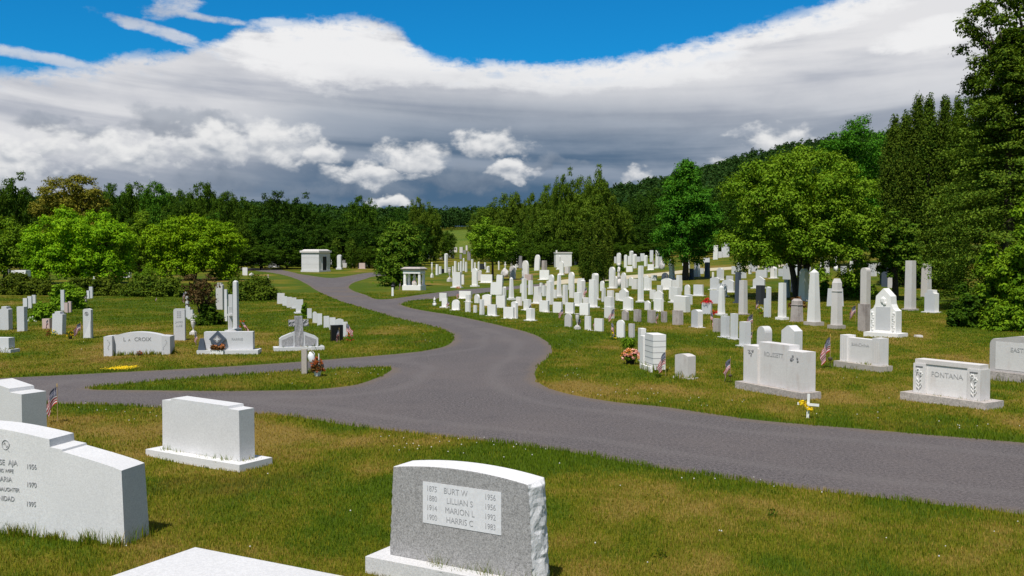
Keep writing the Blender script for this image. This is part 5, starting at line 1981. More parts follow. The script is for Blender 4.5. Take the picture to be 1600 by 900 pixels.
# ---- single trees of the left plot
P, w, h = box_of(30, 218, 324, 0, 82)
broad_tree('lime_tree', 'broad lime green tree behind the dark hedge on the left lawn', P, w * 1.04, h, 'leaf_lime', 21, 46000, .17, 150, low=-.13, skirt=.85, rmin=.14, rmax=.25, depth=7)
P, w, h = box_of(214, 388, 335, 0, 92)
broad_tree('lime_tree', 'round lime green tree with dark trunk above the purple tree', P, w, h, 'leaf_lime', 22, 42000, .18, 140, low=-.05, skirt=.8, rmin=.14, rmax=.25, depth=7, trunks=2)
P, w, h = box_of(-42, 58, 338, 0, 92)
broad_tree('lime_tree', 'dull lime tree cut off by the left edge', P, w, h, 'leaf_mid', 23, 18000, .18, 70, low=-.03, skirt=.8)
P, w, h = box_of(178, 258, 328, 0, 108)
broad_tree('leafy_tree', 'mid green tree wedged between the two lime green trees', P, w, h, 'leaf_mid', 24, 15000, .20, 60, low=-.03, skirt=.8)
P, w, h = box_of(50, 172, 271, 0, 135)
broad_tree('bronze_tree', 'tall bronze tinged tree behind the lime tree at left', P, w, h, 'leaf_bronze', 25, 24000, .24, 90, low=.15, rmin=.12, rmax=.22)
P, w, h = box_of(288, 334, 424, 508)
broad_tree('purple_tree', 'small sparse purple leaved tree among the grey pillars', P, w * 1.45, h, 'leaf_purple', 26, 1700, .07, 50, low=.22, rmin=.12, rmax=.24, trunk_r=.04, inner=.25)
P, w, h = box_of(302, 352, 466, 508)
shrub('leafy_bush', 'dark green bush under the small purple tree', P, w, h, 'leaf_dark', 27, 5000, .08)
P, w, h = box_of(43, 98, 462, 500)
shrub('leafy_bush', 'bright green bush among the grey stones at left', P, w, h, 'leaf_ash', 28, 9000, .08)
P, w, h = box_of(68, 142, 434, 482)
shrub('leafy_bush', 'larger bright green bush left of the file of slim slabs', P, w, h, 'leaf_ash', 29, 11000, .10)
P, w, h = box_of(-30, 86, 428, 461)
shrub('clipped_hedge', 'dark hedge before the white panelled monument', P, w * 1.25, h * 1.1, 'leaf_yew', 30, 18000, .12, depth=2.0, m=90, cat='hedge', rmin=.3, rmax=.45)
P, w, h = box_of(86, 200, 432, 462)
shrub('clipped_hedge', 'shaded dark hedge beneath the broad lime green tree', P, w * 1.35, h * 1.15, 'leaf_yew', 31, 18000, .12, depth=2.0, m=90, cat='hedge', rmin=.3, rmax=.45)
P, w, h = box_of(196, 290, 430, 463)
shrub('clipped_hedge', 'dark green hedge right of the lime tree trunk', P, w * 1.30, h * 1.1, 'leaf_yew', 32, 18000, .12, depth=2.0, m=90, cat='hedge', rmin=.3, rmax=.45)
P, w, h = box_of(205, 250, 413, 444)
shrub('leafy_bush', 'low green bush below the round lime tree', P, w, h, 'leaf_mid', 33, 5000, .12)
P, w, h = box_of(340, 440, 424, 469)
shrub('yew_mound', 'dark clipped yew mound at the end of the drive row', P, w, h, 'leaf_yew', 34, 20000, .10, depth=3.0, m=110, rmin=.26, rmax=.40)
P, w, h = box_of(262, 350, 440, 464)
shrub('yew_mound', 'low dark yew behind the small purple tree', P, w, h, 'leaf_yew', 35, 11000, .11, depth=2.6, m=50, rmin=.3, rmax=.4)
P, w, h = box_of(470, 484, 463, 497)
shrub('leafy_bush', 'small rounded bush in the gap of the drive row', P, w, h, 'leaf_mid', 36, 2500, .07)
P, w, h = box_of(458, 474, 386, 417)
shrub('yew_mound', 'dark round yew at the mausoleum side', P, w, h, 'leaf_yew', 37, 4500, .15)
# ---- middle
P, w, h = box_of(583, 667, 349, 447)
rng = np.random.default_rng(41)
C = []
for _ in range(150):
    u = rng.random() ** .9
    a = rng.random() * math.tau
    rr = w / 2 * (.30 + .70 * math.sqrt(max(0, 1 - (max(u, .18) - .18) ** 1.7 / .82 ** 1.7))) * (.62 + .22 * rng.random())
    C.append((math.cos(a) * rr, math.sin(a) * rr, h * (.05 + .90 * u)))
V = [clump_crown(rng, np.array(C), np.full(len(C), .46) * (.7 + .6 * rng.random(len(C))), 26000, .13)]
V.append(leaf_quads(np.stack([rng.normal(size=4000) * w * .16, rng.normal(size=4000) * w * .16, rng.random(4000) * h * .8], 1), unit(4000, rng), .28, rng))
tr = bmesh.new()
add_tube(tr, [(0, 0, -.1), (0, 0, h * .5), (0, 0, h * .92)], [.2, .12, .03])
plant_tree('round_conifer', 'rounded conifer spreading to the ground beside the small marble temple', P, bm_mesh('trunk', tr), quads_mesh('crown', V), 'bark', 'leaf_cedar', cat='conifer')
P, w, h = box_of(730, 808, 343, 438)
broad_tree('small_tree', 'small light green tree with a thin dark trunk among the white pillars', P, w, h, 'leaf_apple', 42, 17000, .14, 60, low=.30, rmin=.13, rmax=.26, trunk_r=.12, fork=.42)
G = 'bushy columnar cedars'
for k, (x0, x1, tp_, b, lab) in enumerate(((904, 927, 345, 441, 'left one of the three bushy columnar cedars'), (924, 946, 338, 443, 'tallest middle one of the three bushy columnar cedars'), (939, 958, 349, 437, 'right one of the three bushy columnar cedars'))):
    P, w, h = box_of(x0, x1, tp_, b)
    rng = np.random.default_rng(50 + k)
    tr = bmesh.new()
    add_tube(tr, [(0, 0, -.1), (0, 0, h * .5), (0, 0, h * .9)], [.10, .07, .02], 6)
    plant_tree('columnar_cedar', lab, P, bm_mesh('trunk', tr), quads_mesh('crown', column_crown(rng, w * 1.0, h, 11000, .10, tip=.38)), 'bark', 'leaf_arbor', G, cat='cedar')
G = 'twin cypresses'
for k, (x0, x1, tp_, lab) in enumerate(((518, 534, 371, 'left one of the twin dark cypresses by the wood'), (540, 557, 371, 'right one of the twin dark cypresses by the wood'))):
    P, w, h = box_of(x0, x1, tp_, 0, 150)
    rng = np.random.default_rng(55 + k)
    tr = bmesh.new()
    add_tube(tr, [(0, 0, -.1), (0, 0, h * .9)], [.12, .02], 6)
    plant_tree('columnar_cedar', lab, P, bm_mesh('trunk', tr), quads_mesh('crown', column_crown(rng, w, h, 4000, .22, tip=.3)), 'bark', 'leaf_arbor', G, cat='cypress')
# ---- right
P, w, h = box_of(1013, 1128, 246, 437.5)
rng = np.random.default_rng(61)
# an egg shaped maple crown
C, r = [], []
zlo = h * .10
while len(C) < 120:
    u = rng.random()
    prof_ = math.sin(math.pi * min(1, (u * .93 + .07)) ** .78) ** .75 if u < 1 else 0
    a = rng.random() * math.tau
    k = .45 + .55 * rng.random() ** .5
    C.append((math.cos(a) * w / 2 * prof_ * k * .86, math.sin(a) * w / 2 * prof_ * k * .86, zlo + (h - zlo) * (.04 + .92 * u)))
    r.append(w * .5 * (.17 + .13 * rng.random()) * (.55 + .45 * prof_))
V = [clump_crown(rng, np.array(C), r, 34000, .135)]
kk = 5000
q = unit(kk, rng) * (rng.random(kk) ** .4)[:, None] * np.array([w * .30, w * .30, h * .33])
q[:, 2] += h * .55
V.append(leaf_quads(q, unit(kk, rng), .26, rng))
plant_tree('maple_tree', 'dark green egg shaped maple standing on a short trunk in the white rows', P, limb_mesh('trunk', h, .24, [tuple(c) for c in C[:9]], rng, fork=.25), quads_mesh('crown', V), 'bark', 'leaf_maple')
P, w, h = box_of(1124, 1372, 228, 468)
broad_tree('apple_tree', 'big spreading yellow green tree with several leaning trunks', P, w * 1.10, h, 'leaf_apple', 62, 80000, .115, 200, low=.04, skirt=.6, rmin=.12, rmax=.24, trunks=3, trunk_r=.24, depth=6.5, inner=.55, fork=.34)
P, w, h = box_of(1266, 1410, 178, 0, 82)
broad_tree('maple_tree', 'dark green rounded maple rising behind the spreading tree', P, w, h, 'leaf_maple', 63, 34000, .16, 120, low=.0, rmin=.14, rmax=.24)
G = 'tall arborvitae spires'
sp_ = ((1394, 182, 60, 'leftmost low spire of the arborvitae clump'), (1412, 176, 59, 'second spire of the arborvitae clump, thin top'), (1432, 146, 58, 'tallest spire of the arborvitae clump'), (1449, 150, 57, 'narrow spire right of the tallest arborvitae spire'),
       (1473, 149, 57, 'broad spire past the notch of the arborvitae clump'), (1493, 154, 56, 'rightmost spire of the arborvitae clump'))
for k, (cx, tp_, dep, lab) in enumerate(sp_):
    P, w, h = box_of(cx - 21, cx + 21, tp_, 0, dep)
    rng = np.random.default_rng(70 + k)
    tr = bmesh.new()
    add_tube(tr, [(0, 0, -.1), (0, 0, h * .5), (0, 0, h * .9)], [.16, .12, .03], 7)
    plant_tree('arborvitae', lab, P, bm_mesh('trunk', tr), quads_mesh('crown', column_crown(rng, w * 1.1, h * 1.01, 21000, .12, tip=.30, lumps=170)), 'bark', 'leaf_arbor', G, cat='arborvitae')
P, w, h = box_of(1300, 1372, 404, 463)
shrub('leafy_bush', 'bright green round bush behind the weathered column', P, w, h, 'leaf_ash', 64, 13000, .085)
P, w, h = box_of(1276, 1300, 428, 462)
shrub('leafy_bush', 'small bright green bush beside the largest obelisk', P, w, h, 'leaf_ash', 65, 4000, .075)
P, w, h = box_of(1228, 1262, 460, 480)
shrub('leafy_bush', 'russet low shrub below the spreading tree trunks', P, w, h, 'leaf_russet', 66, 2500, .07)
P, w, h = box_of(958, 980, 411, 424)
shrub('leafy_bush', 'little dark bush beside the bushy cedars', P, w, h, 'leaf_dark', 67, 1800, .12)


# the great conifer at the right: drooping boughs down to the lawn
def spruce(label, P, w, h, seed, n, leaf, mat, low=.02, power=.55, droop=.25, bare=False, layers=40, blunt=.1):
    rng = np.random.default_rng(seed)
    tr = bmesh.new()
    add_tube(tr, [(0, 0, -.2), (0, 0, h * .5), (0, 0, h * .96)], [.034 * h * .6, .016 * h, .02], 9)
    return plant_tree('conifer_tree', label, P, bm_mesh('trunk', tr), quads_mesh('crown', cone_crown(rng, w, h, n, leaf, low, power, layers, droop, blunt)), 'bark', mat, cat='conifer')


P, w, h = box_of(1434, 1716, 50, 0, 41.5)
spruce('great dark conifer with drooping boughs overhanging the white stones', P, w, h, 81, 95000, .115, 'leaf_spruce', low=.04, power=.66, droop=.28, layers=60, blunt=.06)
P, w, h = box_of(1490, 1760, -120, 0, 42)
broad_tree('tall_tree', 'very tall dark tree at the right edge running out of the picture top', P, w, h, 'leaf_poplar', 82, 42000, .12, 130, low=.2, rmin=.08, rmax=.17, trunk_r=.3)
P, w, h = box_of(1528, 1660, 352, 0, 31)
broad_tree('ash_sapling', 'bright green leafy sapling at the right edge before the conifer', P, w, h, 'leaf_ash', 83, 18000, .10, 60, low=.05, rmin=.16, rmax=.28)
P, w, h = box_of(1575, 1690, 235, 0, 33)
broad_tree('ash_sapling', 'taller yellow green sapling at the right edge', P, w, h, 'leaf_ash', 84, 14000, .10, 50, low=.35, rmin=.12, rmax=.22, inner=.3)
P, w, h = box_of(1478, 1545, 430, 0, 31.5)
shrub('leafy_bush', 'dark bush at the foot of the great conifer', P, w, h, 'leaf_dark', 85, 9000, .09)
P, w, h = box_of(1530, 1640, 425, 0, 30.5)
shrub('leafy_bush', 'ivy green bush at the right edge below the saplings', P, w, h, 'leaf_ash', 86, 12000, .085)
P, w, h = box_of(1356, 1440, 330, 0, 50)
broad_tree('small_tree', 'dusky green young tree between spreading tree and arborvitae', P, w, h, 'leaf_cedar', 87, 20000, .11, 75, low=.20, rmin=.14, rmax=.24)

# ---------------------------------------------------------------- the wood behind: every visible crown a tree
def forest_crown(seed, n, leaf, m=55, low=.10, rmin=.14, rmax=.28, wide=1.0):
    rng = np.random.default_rng(seed)
    rz = (1 - low) / 2
    C, r = broad_clumps(rng, .5 * wide, .5 * wide, rz, low + rz, m, rmin, rmax, .5)
    V = [clump_crown(rng, C, r * 0.95, n, leaf)]
    k = n // 5
    d = unit(k, rng) * (rng.random(k) ** .4)[:, None] * np.array([.5, .5, rz]) * .66
    d[:, 2] += low + rz
    V.append(leaf_quads(d, unit(k, rng), leaf * 1.8, rng))
    return quads_mesh('crown', V)


FC = [forest_crown(200 + k, 12000, .026, 110, -.05, .12, .21) for k in range(4)]
rng = np.random.default_rng(7)
FT_ = limb_mesh('trunk', 1.0, .022, [(.2, .1, .6), (-.2, 0, .65), (.05, -.2, .7), (-.1, .2, .75)], rng, fork=.3)
RNG = random.Random(12)
HBASE = 12.0


def forest(where, group, mat, items, name='forest_tree', words='tree'):
    """Copies of four crowns, each its own tree with its own size and turn."""
    order = sorted(range(len(items)), key=lambda i: items[i][0])
    for i, it in enumerate(items):
        cx, top, wpx, dep = it[:4]
        mt = it[4] if len(it) > 4 else mat
        wd = {'leaf_forest': 'dark green', 'leaf_dark': 'deep green', 'leaf_mid': 'mid green', 'leaf_poplar': 'olive green', 'leaf_maple': 'rich green', 'leaf_yew': 'blackish green', 'leaf_lime': 'pale green'}[mt]
        P = at_depth(cx, dep)
        s = F / dep
        h = CAM_Z + (392 - top) / F * dep - P[2]
        w = wpx / s
        k = order.index(i)
        n = len(items)
        pos = 'rightmost' if k == n - 1 else (ORD[k] if k == 0 else ORD[k] + ' from left')
        root = empty(name, P, RNG.random() * 6.28)
        root.scale = (w, w, h)
        tag(root, f'{wd} {words}, {pos} {where}', 'tree', group)
        src = FC[RNG.randrange(4)]
        tr = bpy.data.objects.new('trunk', FT_)
        COL.objects.link(tr)
        tr.parent = root
        if not FT_.materials: FT_.materials.append(MATS['bark'])
        cr = bpy.data.objects.new('crown', src)
        COL.objects.link(cr)
        cr.parent = root
        if not src.materials: src.materials.append(MATS['leaf_forest'])
        cr.material_slots[0].link = 'OBJECT'
        cr.material_slots[0].material = MATS[mt]


forest('in the wood above the lime trees', 'trees of the wood behind the left plot', 'leaf_dark', [
    (-40, 266, 90, 160), (22, 264, 80, 152), (86, 300, 70, 170), (178, 284, 70, 175), (212, 278, 64, 180, 'leaf_dark'), (250, 277, 70, 172, 'leaf_maple'), (285, 292, 70, 158), (317, 277, 66, 176), (352, 292, 60, 168), (150, 322, 60, 150, 'leaf_dark'), (388, 305, 62, 178), (330, 330, 70, 150, 'leaf_maple'), (372, 345, 70, 142)])
forest('in the wood behind the solid mausoleum', 'trees of the wood behind the drive', 'leaf_forest', [
    (430, 296, 74, 172), (470, 298, 70, 178), (412, 335, 80, 150), (452, 345, 84, 148), (503, 316, 60, 190), (535, 326, 60, 186), (568, 304, 64, 172, 'leaf_dark'), (494, 350, 84, 160), (545, 345, 90, 165), (600, 330, 70, 186), (625, 322, 60, 196), (578, 350, 80, 158), (650, 306, 40, 176, 'leaf_poplar'), (674, 313, 42, 180, 'leaf_poplar')])
forest('in the wood behind the rounded conifer', 'trees of the wood behind the drive', 'leaf_forest', [
    (612, 356, 70, 160), (648, 345, 70, 165), (676, 352, 54, 200, 'leaf_dark'), (700, 356, 34, 215, 'leaf_dark'), (637, 366, 64, 150)])
forest('in the trees right of the hayfield', 'trees behind the white pillars', 'leaf_poplar', [
    (752, 318, 50, 200), (774, 306, 50, 190), (798, 294, 56, 182), (820, 300, 50, 180), (750, 352, 40, 190, 'leaf_mid'), (778, 356, 60, 175, 'leaf_dark'), (815, 345, 70, 168, 'leaf_dark'), (842, 296, 50, 160), (860, 286, 54, 164), (866, 322, 84, 154), (845, 352, 70, 152, 'leaf_dark'), (880, 300, 50, 168)])
forest('in the ragged trees behind the cedars', 'trees behind the cedars', 'leaf_poplar', [
    (884, 258, 50, 150), (908, 270, 56, 154), (932, 252, 54, 150), (946, 284, 56, 152), (918, 298, 84, 146), (962, 318, 64, 156), (975, 345, 70, 162, 'leaf_forest'), (1000, 300, 60, 185, 'leaf_forest'), (985, 310, 60, 190, 'leaf_forest'), (1020, 292, 70, 190, 'leaf_forest'), (1005, 348, 80, 175, 'leaf_forest'), (1040, 330, 90, 180, 'leaf_forest')])
forest('in the wood behind maple and apple tree', 'trees behind the right plot', 'leaf_forest', [
    (1090, 300, 80, 170), (1130, 290, 80, 165), (1165, 300, 80, 160), (1120, 335, 90, 150), (1180, 335, 90, 150), (1230, 300, 90, 140), (1290, 300, 100, 130), (1340, 290, 100, 120), (1395, 300, 90, 100), (1450, 250, 110, 90), (1540, 220, 140, 80), (1620, 200, 150, 75)])

forest('of the low growth along the wood edge', 'low growth along the wood edge', 'leaf_dark', [
    (-20, 368, 90, 138), (30, 372, 80, 132), (95, 376, 80, 130), (150, 372, 80, 128), (205, 376, 70, 130), (262, 374, 80, 130), (318, 374, 80, 132), (366, 378, 70, 136), (410, 382, 70, 142), (448, 384, 64, 146), (500, 380, 60, 150), (575, 384, 60, 152), (600, 386, 50, 155)], 'edge_shrub', 'low leafy growth')
forest('of the low growth behind the white rows', 'low growth behind the white rows', 'leaf_dark', [
    (812, 376, 60, 150), (842, 380, 50, 146), (872, 372, 70, 144), (900, 374, 60, 142), (960, 378, 60, 146), (992, 380, 60, 150), (1030, 376, 70, 150), (1085, 372, 80, 140), (1140, 366, 90, 130), (1200, 362, 90, 122)], 'edge_shrub', 'low leafy growth')

# ---------------------------------------------------------------- far wooded hills: one mass
def far_hills():
    rng = np.random.default_rng(90)
    T = []
    for k in range(5):
        C, r = broad_clumps(np.random.default_rng(300 + k), .5, .5, .45, .5, 26, .16, .28, .4)
        T.append(clump_crown(np.random.default_rng(310 + k), C, r, 330, .105).reshape(-1, 3))
    N = 5600
    a = np.radians(rng.uniform(-33, 33, N))
    d = np.sqrt(rng.uniform(215 ** 2, 680 ** 2, N))
    x, y = np.sin(a) * d, np.cos(a) * d
    t = x / y
    k = ~((t > -0.092) & (t < -0.022) & (d < 480))
    x, y, d = x[k], y[k], d[k]
    z = ground(x, y)
    h = rng.uniform(8, 13, len(x))
    w = h * rng.uniform(.65, 1.05, len(x))
    V = []
    for i in range(len(x)):
        q = T[i % 5].copy()
        c, s = math.cos(i * 2.4), math.sin(i * 2.4)
        V.append(np.stack([(q[:, 0] * c - q[:, 1] * s) * w[i] + x[i], (q[:, 0] * s + q[:, 1] * c) * w[i] + y[i], q[:, 2] * h[i] + z[i] - .3], 1))
    V = np.concatenate(V)
    me = mesh_from('distant_forest', V, np.arange(len(V)).reshape(-1, 4))
    o = link('distant_forest', me, MATS['leaf_hill'])
    tag(o, 'dark wooded hills beyond the cemetery', 'forest', kind='stuff')


far_hills()

# ---------------------------------------------------------------- small flags
def flag_mats():
    m, nt, out = newmat('flag_cloth')
    tc = nt.nodes.new('ShaderNodeUVMap')
    s = sep(E(tc.outputs[0]))
    u, v = s[0], s[1]
    st = E.m('MODULO', v * 6.5, 1.0)
    red = E.m('LESS_THAN', st, 0.5)
    c = mixc(red, (0.76, 0.74, 0.72), (0.50, 0.012, 0.028))
    can = E.m('LESS_THAN', u, 0.42) * E.m('GREATER_THAN', v, 0.4615)
    # rows of stars
    fu = E.m('FRACT', u * 14.0) - 0.5
    fv = E.m('FRACT', v * 16.0) - 0.5
    star = E.m('LESS_THAN', fu * fu + fv * fv, 0.07)
    c = mixc(can, c, mixc(star, (0.012, 0.018, 0.075), (0.75, 0.75, 0.76)))
    d = nt.nodes.new('ShaderNodeBsdfDiffuse')
    t = nt.nodes.new('ShaderNodeBsdfTranslucent')
    nt.links.new(c.s, d.inputs[0])
    nt.links.new(c.s, t.inputs[0])
    mx = nt.nodes.new('ShaderNodeMixShader')
    mx.inputs[0].default_value = .3
    nt.links.new(d.outputs[0], mx.inputs[1])
    nt.links.new(t.outputs[0], mx.inputs[2])
    nt.links.new(mx.outputs[0], out.inputs[0])


flag_mats()


def cloth_mesh(seed, ln=.40, hoist=.27, droop=1.05):
    rng = random.Random(seed)
    nu, nv = 16, 10
    bm = bmesh.new()
    uvl = bm.loops.layers.uv.new('UVMap')
    g = []
    for i in range(nu + 1):
        col = []
        for j in range(nv + 1):
            u, v = i / nu, j / nv
            # the fly end sinks under its own weight and folds
            ang = droop * (0.25 + 0.75 * min(1, u * 1.6))
            x = -ln * u * math.cos(ang) * (1 - 0.18 * (1 - v))
            z = -hoist * (1 - v) * (1 - .12 * u) - ln * u * math.sin(ang) * .92
            y = .035 * math.sin(u * 7.5 + v * 2.0 + seed) * u ** .6 + .012 * math.sin(v * 9 + seed)
            x += .02 * math.sin(v * 7 + seed * 1.3) * u
            col.append(bm.verts.new((x, y, z)))
        g.append(col)
    for i in range(nu):
        for j in range(nv):
            f = bm.faces.new((g[i][j], g[i + 1][j], g[i + 1][j + 1], g[i][j + 1]))
            f.smooth = True
            for lp, (a, b) in zip(f.loops, ((i, j), (i + 1, j), (i + 1, j + 1), (i, j + 1))):
                lp[uvl].uv = (a / nu, b / nv)
    me = bpy.data.meshes.new('cloth')
    bm.to_mesh(me)
    bm.free()
    me.materials.append(MATS['flag_cloth'])
    return me


CLOTHS = [cloth_mesh(k, droop=d) for k, d in enumerate((1.05, 1.25, .85, 1.15))]
bm = bmesh.new()
add_tube(bm, [(0, 0, -.08), (0, 0, .60)], .0055, 6)
STICK = bm_mesh('stick', bm)
STICK.materials.append(MATS['wood_stick'])
bm = bmesh.new()
add_lathe(bm, [(.006, .60), (.012, .612), (.004, .62), (.009, .635), (.002, .66)], 8)
TIP = bm_mesh('finial', bm)
TIP.materials.append(MATS['gilt'])
bm = bmesh.new()
add_tube(bm, [(0, 0, -.05), (0, 0, .14)], .006, 6)
add_lathe(bm, [(.014, .14), (.042, .16), (.045, .19), (.02, .21)], 10)
HOLD = bm_mesh('holder', bm)
HOLD.materials.append(MATS['bronze'])
GF = 'small stick flags on the graves'


def flag(px, by, hpx, label, k=0, rz=None, tilt=0.0, depth=None, holder=False):
    P = hit(px, by) if depth is None else at_depth(px, depth)
    s = F / P[1]
    sc = hpx / s / .66
    root = empty('small_flag', P, 0)
    root.scale = (sc, sc, sc)
    root.rotation_euler = (0, tilt, rz if rz is not None else RNG.uniform(-.5, .5))
    tag(root, label, 'flag', GF)
    for nm, me in (('stick', STICK), ('finial', TIP), ('cloth', CLOTHS[k % 4])) + ((('holder', HOLD),) if holder else ()):
        o = bpy.data.objects.new(nm, me)
        COL.objects.link(o)
        o.parent = root
        if nm == 'cloth':
            o.location = (-.006, 0, .595)
    return root


flag(86, 0, 62, 'small flag on a gilt tipped stick behind the wide family stone', 0, 0.1, depth=13.8)
flag(126.5, 529, 27, 'small flag beside the slim tablet with a medallion', 2, .3)
flag(75.5, 516, 18, 'tiny faded flag before the pinkish block at left', 1)
flag(271, 542, 14, 'tiny flag at the foot of the clipped tablet', 1, 2.6)
flag(312, 540, 22, 'small tilted flag behind the long grey stone, left side', 3, .2, -.25)
flag(387, 521, 22, 'leaning flag behind the long grey stone, right side', 1, 2.9, .55)
flag(530, 536, 24, 'small flag in front of the black stone', 1, .3)
flag(541, 531, 28, 'larger pale flag right of the black stone', 2, 2.9)
flag(289, 474, 20, 'faded flag by the slim pillar left of the purple tree', 1)
flag(121, 477, 12, 'tiny pink flag in the file of slim slabs', 1)
flag(245, 472, 8, 'tiny flag alone on the open left lawn', 3)
flag(1040, 588, 42, 'flag between the coursed white stone and the short white tablet', 0, .15)
flag(1141, 598, 42, 'flag left of the large pale stone with side pillars', 3, .15, holder=True)
flag(1297, 575, 54, 'largest grave flag, left of the rust streaked pale stone', 0, .25, holder=True)
flag(1176, 523, 36, 'flag behind the near row facing left', 2, .2)
flag(1136.5, 521, 23, 'flag against the small near row stone with a sloping plinth', 1, .2)
flag(1148.5, 530, 27, 'flag against the tall thin near row stone', 0, .3)
flag(1175, 540, 24, 'flag overlapping the right side of a near row stone', 3, .1)
flag(1110, 512, 27, 'flag beside the red wreath in the brown streaked row', 1, 2.8)
flag(1185, 487, 17, 'flag left of the charcoal block under the spreading tree', 2)
flag(1337, 504, 30, 'flag between the tall weathered pillar and the stained pedestal', 2, .2)
flag(1028.5, 507, 20, 'flag between two brown streaked blocks', 1)
flag(957, 506, 26, 'flag leaning on a pale slab before the cedars', 0, .3, .15)
flag(907.5, 514, 18, 'flag beside the tall dirty urn', 2, .3)
flag(932, 516, 20, 'flag before the low tilted white slab by the urn', 3)
flag(955, 528, 26, 'flag rising from a plant left of the white round tablet', 1, 2.7)
flag(880, 500, 19, 'pink flag left of the lichened round tablet', 2)
flag(830, 500, 26, 'flag before the front slab at the drive bend', 1, .3)
flag(917, 467, 20, 'flag under the bushy cedars', 3)
flag(1041, 449, 20, 'flag before the wide curved white tablet', 1)
flag(1030, 470, 14, 'flag before the gabled white tablet', 2)
flag(717, 467, 13, 'pink flag by the side lane', 0)
flag(702, 482, 12, 'pink flag in the front row at the drive bend', 2)
flag(626, 454, 14, 'flag left of the small marble temple', 1)

# ---------------------------------------------------------------- flowers and pots
def bouquet(name, label, px, by, wpx, hpx, leaf, petals, pot=None, seed=0, n=700, depth=None, cat='flowers', potfrac=.3, loc=None):
    P = loc if loc is not None else (hit(px, by) if depth is None else at_depth(px, depth))
    s = F / P[1]
    w, h = wpx / s, hpx / s
    rng = np.random.default_rng(seed + int(px))
    root = empty(name, P)
    tag(root, label, cat)
    z0 = 0.0
    if pot:
        z0 = h * potfrac
        bm = bmesh.new()
        r = w * .26
        add_lathe(bm, [(r * .72, 0), (r, z0 * .92), (r * 1.08, z0 * .92), (r * 1.08, z0), (r * .9, z0)], 14)
        link('pot', bm_mesh('pot', bm), MATS[pot], root)
    hh = (h - z0)
    def pts(k, lo=.2):
        d = unit(k, rng)
        d[:, 2] = np.abs(d[:, 2])
        q = d * (lo + (1 - lo) * rng.random(k) ** .5)[:, None] * np.array([w / 2, w / 2, hh])
        q[:, 2] += z0
        return q, d
    lf = max(.025, w * .13)
    q, d = pts(n)
    nr = d + rng.normal(size=d.shape) * .6
    nr /= np.linalg.norm(nr, axis=1, keepdims=True)
    link('foliage', quads_mesh('foliage', [leaf_quads(q * .95, nr, lf, rng, .45)]), MATS[leaf], root)
    for k, pm in enumerate(petals):
        q, d = pts(n // 2, .85)
        # gather petals into heads
        hd = q[rng.integers(0, max(6, n // 26), n // 2)]
        q = hd + rng.normal(size=hd.shape) * lf * .28
        nr = d * .4 + np.array([0, -.3, .8]) + rng.normal(size=d.shape) * .4
        nr /= np.linalg.norm(nr, axis=1, keepdims=True)
        link('blossoms', quads_mesh('blossoms', [leaf_quads(q, nr, lf * .75, rng, .8)]), MATS[pm], root)
    return root


bouquet('potted_mums', 'orange and pink mums in a black pot beside the coursed white stone', 985, 569, 30, 24, 'leaf_mid', ['petal_orange', 'petal_pink'], 'black_plastic', 1, 900, potfrac=.35)
P, w, h = box_of(966, 998, 522, 554)
rng = np.random.default_rng(3)
k = 420
a = rng.random(k) * math.tau
V = []
for i in range(k):
    c, s_ = math.cos(a[i]), math.sin(a[i])
    L_ = (.5 + .5 * rng.random())
    r0, r1, r2 = .05 * w * rng.random(), .25 * w * L_, .50 * w * L_
    wd = .012
    p0 = np.array([c * r0, s_ * r0, 0]); p1 = np.array([c * r1, s_ * r1, h * .8 * L_]); p2 = np.array([c * r2, s_ * r2, h * .85 * L_ * (.5 + .5 * rng.random())])
    side = np.array([-s_, c, 0]) * wd
    V += [p0 - side, p0 + side, p1 + side, p1 - side, p1 - side, p1 + side, p2 + side * .3, p2 - side * .3]
root = empty('daylily_clump', P)
tag(root, 'arching clump of daylily leaves behind the potted mums', 'plant')
link('leaves', mesh_from('leaves', np.array(V), np.arange(len(V)).reshape(-1, 4)), MATS['leaf_ash'], root)
bouquet('red_wreath', 'red flowers laid on top of a white slab in the middle rows', 1106, 491, 17, 8, 'petal_red', ['petal_red'], None, 2, 240, loc=hit(1106, 491) + np.array([0, .15, 17 / F * hit(1106, 491)[1]]))
bouquet('red_wreath', 'red wreath on the grass behind the near row flag', 1118, 492, 14, 8, 'petal_red', ['petal_red'], None, 3, 200)
bouquet('red_flowers', 'red flowers at the foot of the pale slab by the black stone', 546, 532, 14, 12, 'leaf_mid', ['petal_red'], None, 4, 300)
bouquet('rust_mums', 'rust coloured mums left of the stepped grey stone', 76, 525, 10, 10, 'leaf_russet', ['petal_rust'], None, 5, 300)
bouquet('yellow_daisies', 'yellow flowers at the foot of the stepped grey stone', 85, 525, 12, 10, 'leaf_ash', ['petal_yellow'], None, 6, 260)
bouquet('wreath_basket', 'dark flower basket with a white handle left of the medallion tablet', 110, 530, 11, 14, 'leaf_dark', ['petal_rust', 'petal_yellow'], 'dark_metal', 7, 300)
bouquet('white_flowers', 'white flowers below the bright green bush at left', 50, 503, 14, 8, 'leaf_ash', ['petal_white'], None, 8, 200)
bouquet('red_flowers', 'red flowers right of the tallest grey pillar', 380, 514, 13, 18, 'leaf_dark', ['petal_red'], None, 9, 260)
bouquet('pale_flowers', 'white flowers on the pot shaped stone', 301, 523, 14, 12, 'leaf_mid', ['petal_white'], None, 10, 240, loc=hit(301, 523) + np.array([0, .15, 20 / F * hit(301, 523)[1]]))
bouquet('orange_flowers', 'orange flowers on the base of the upright slab near the temple', 716, 451, 9, 4, 'petal_orange', ['petal_orange'], None, 11, 150)
bouquet('temple_flowers', 'white and pink flowers inside the small marble temple', 644, 449, 7, 8, 'petal_white', ['petal_pink', 'petal_white'], None, 12, 200, loc=tp.matrix_basis @ Vector((.1, -.15, .2 * hh)))
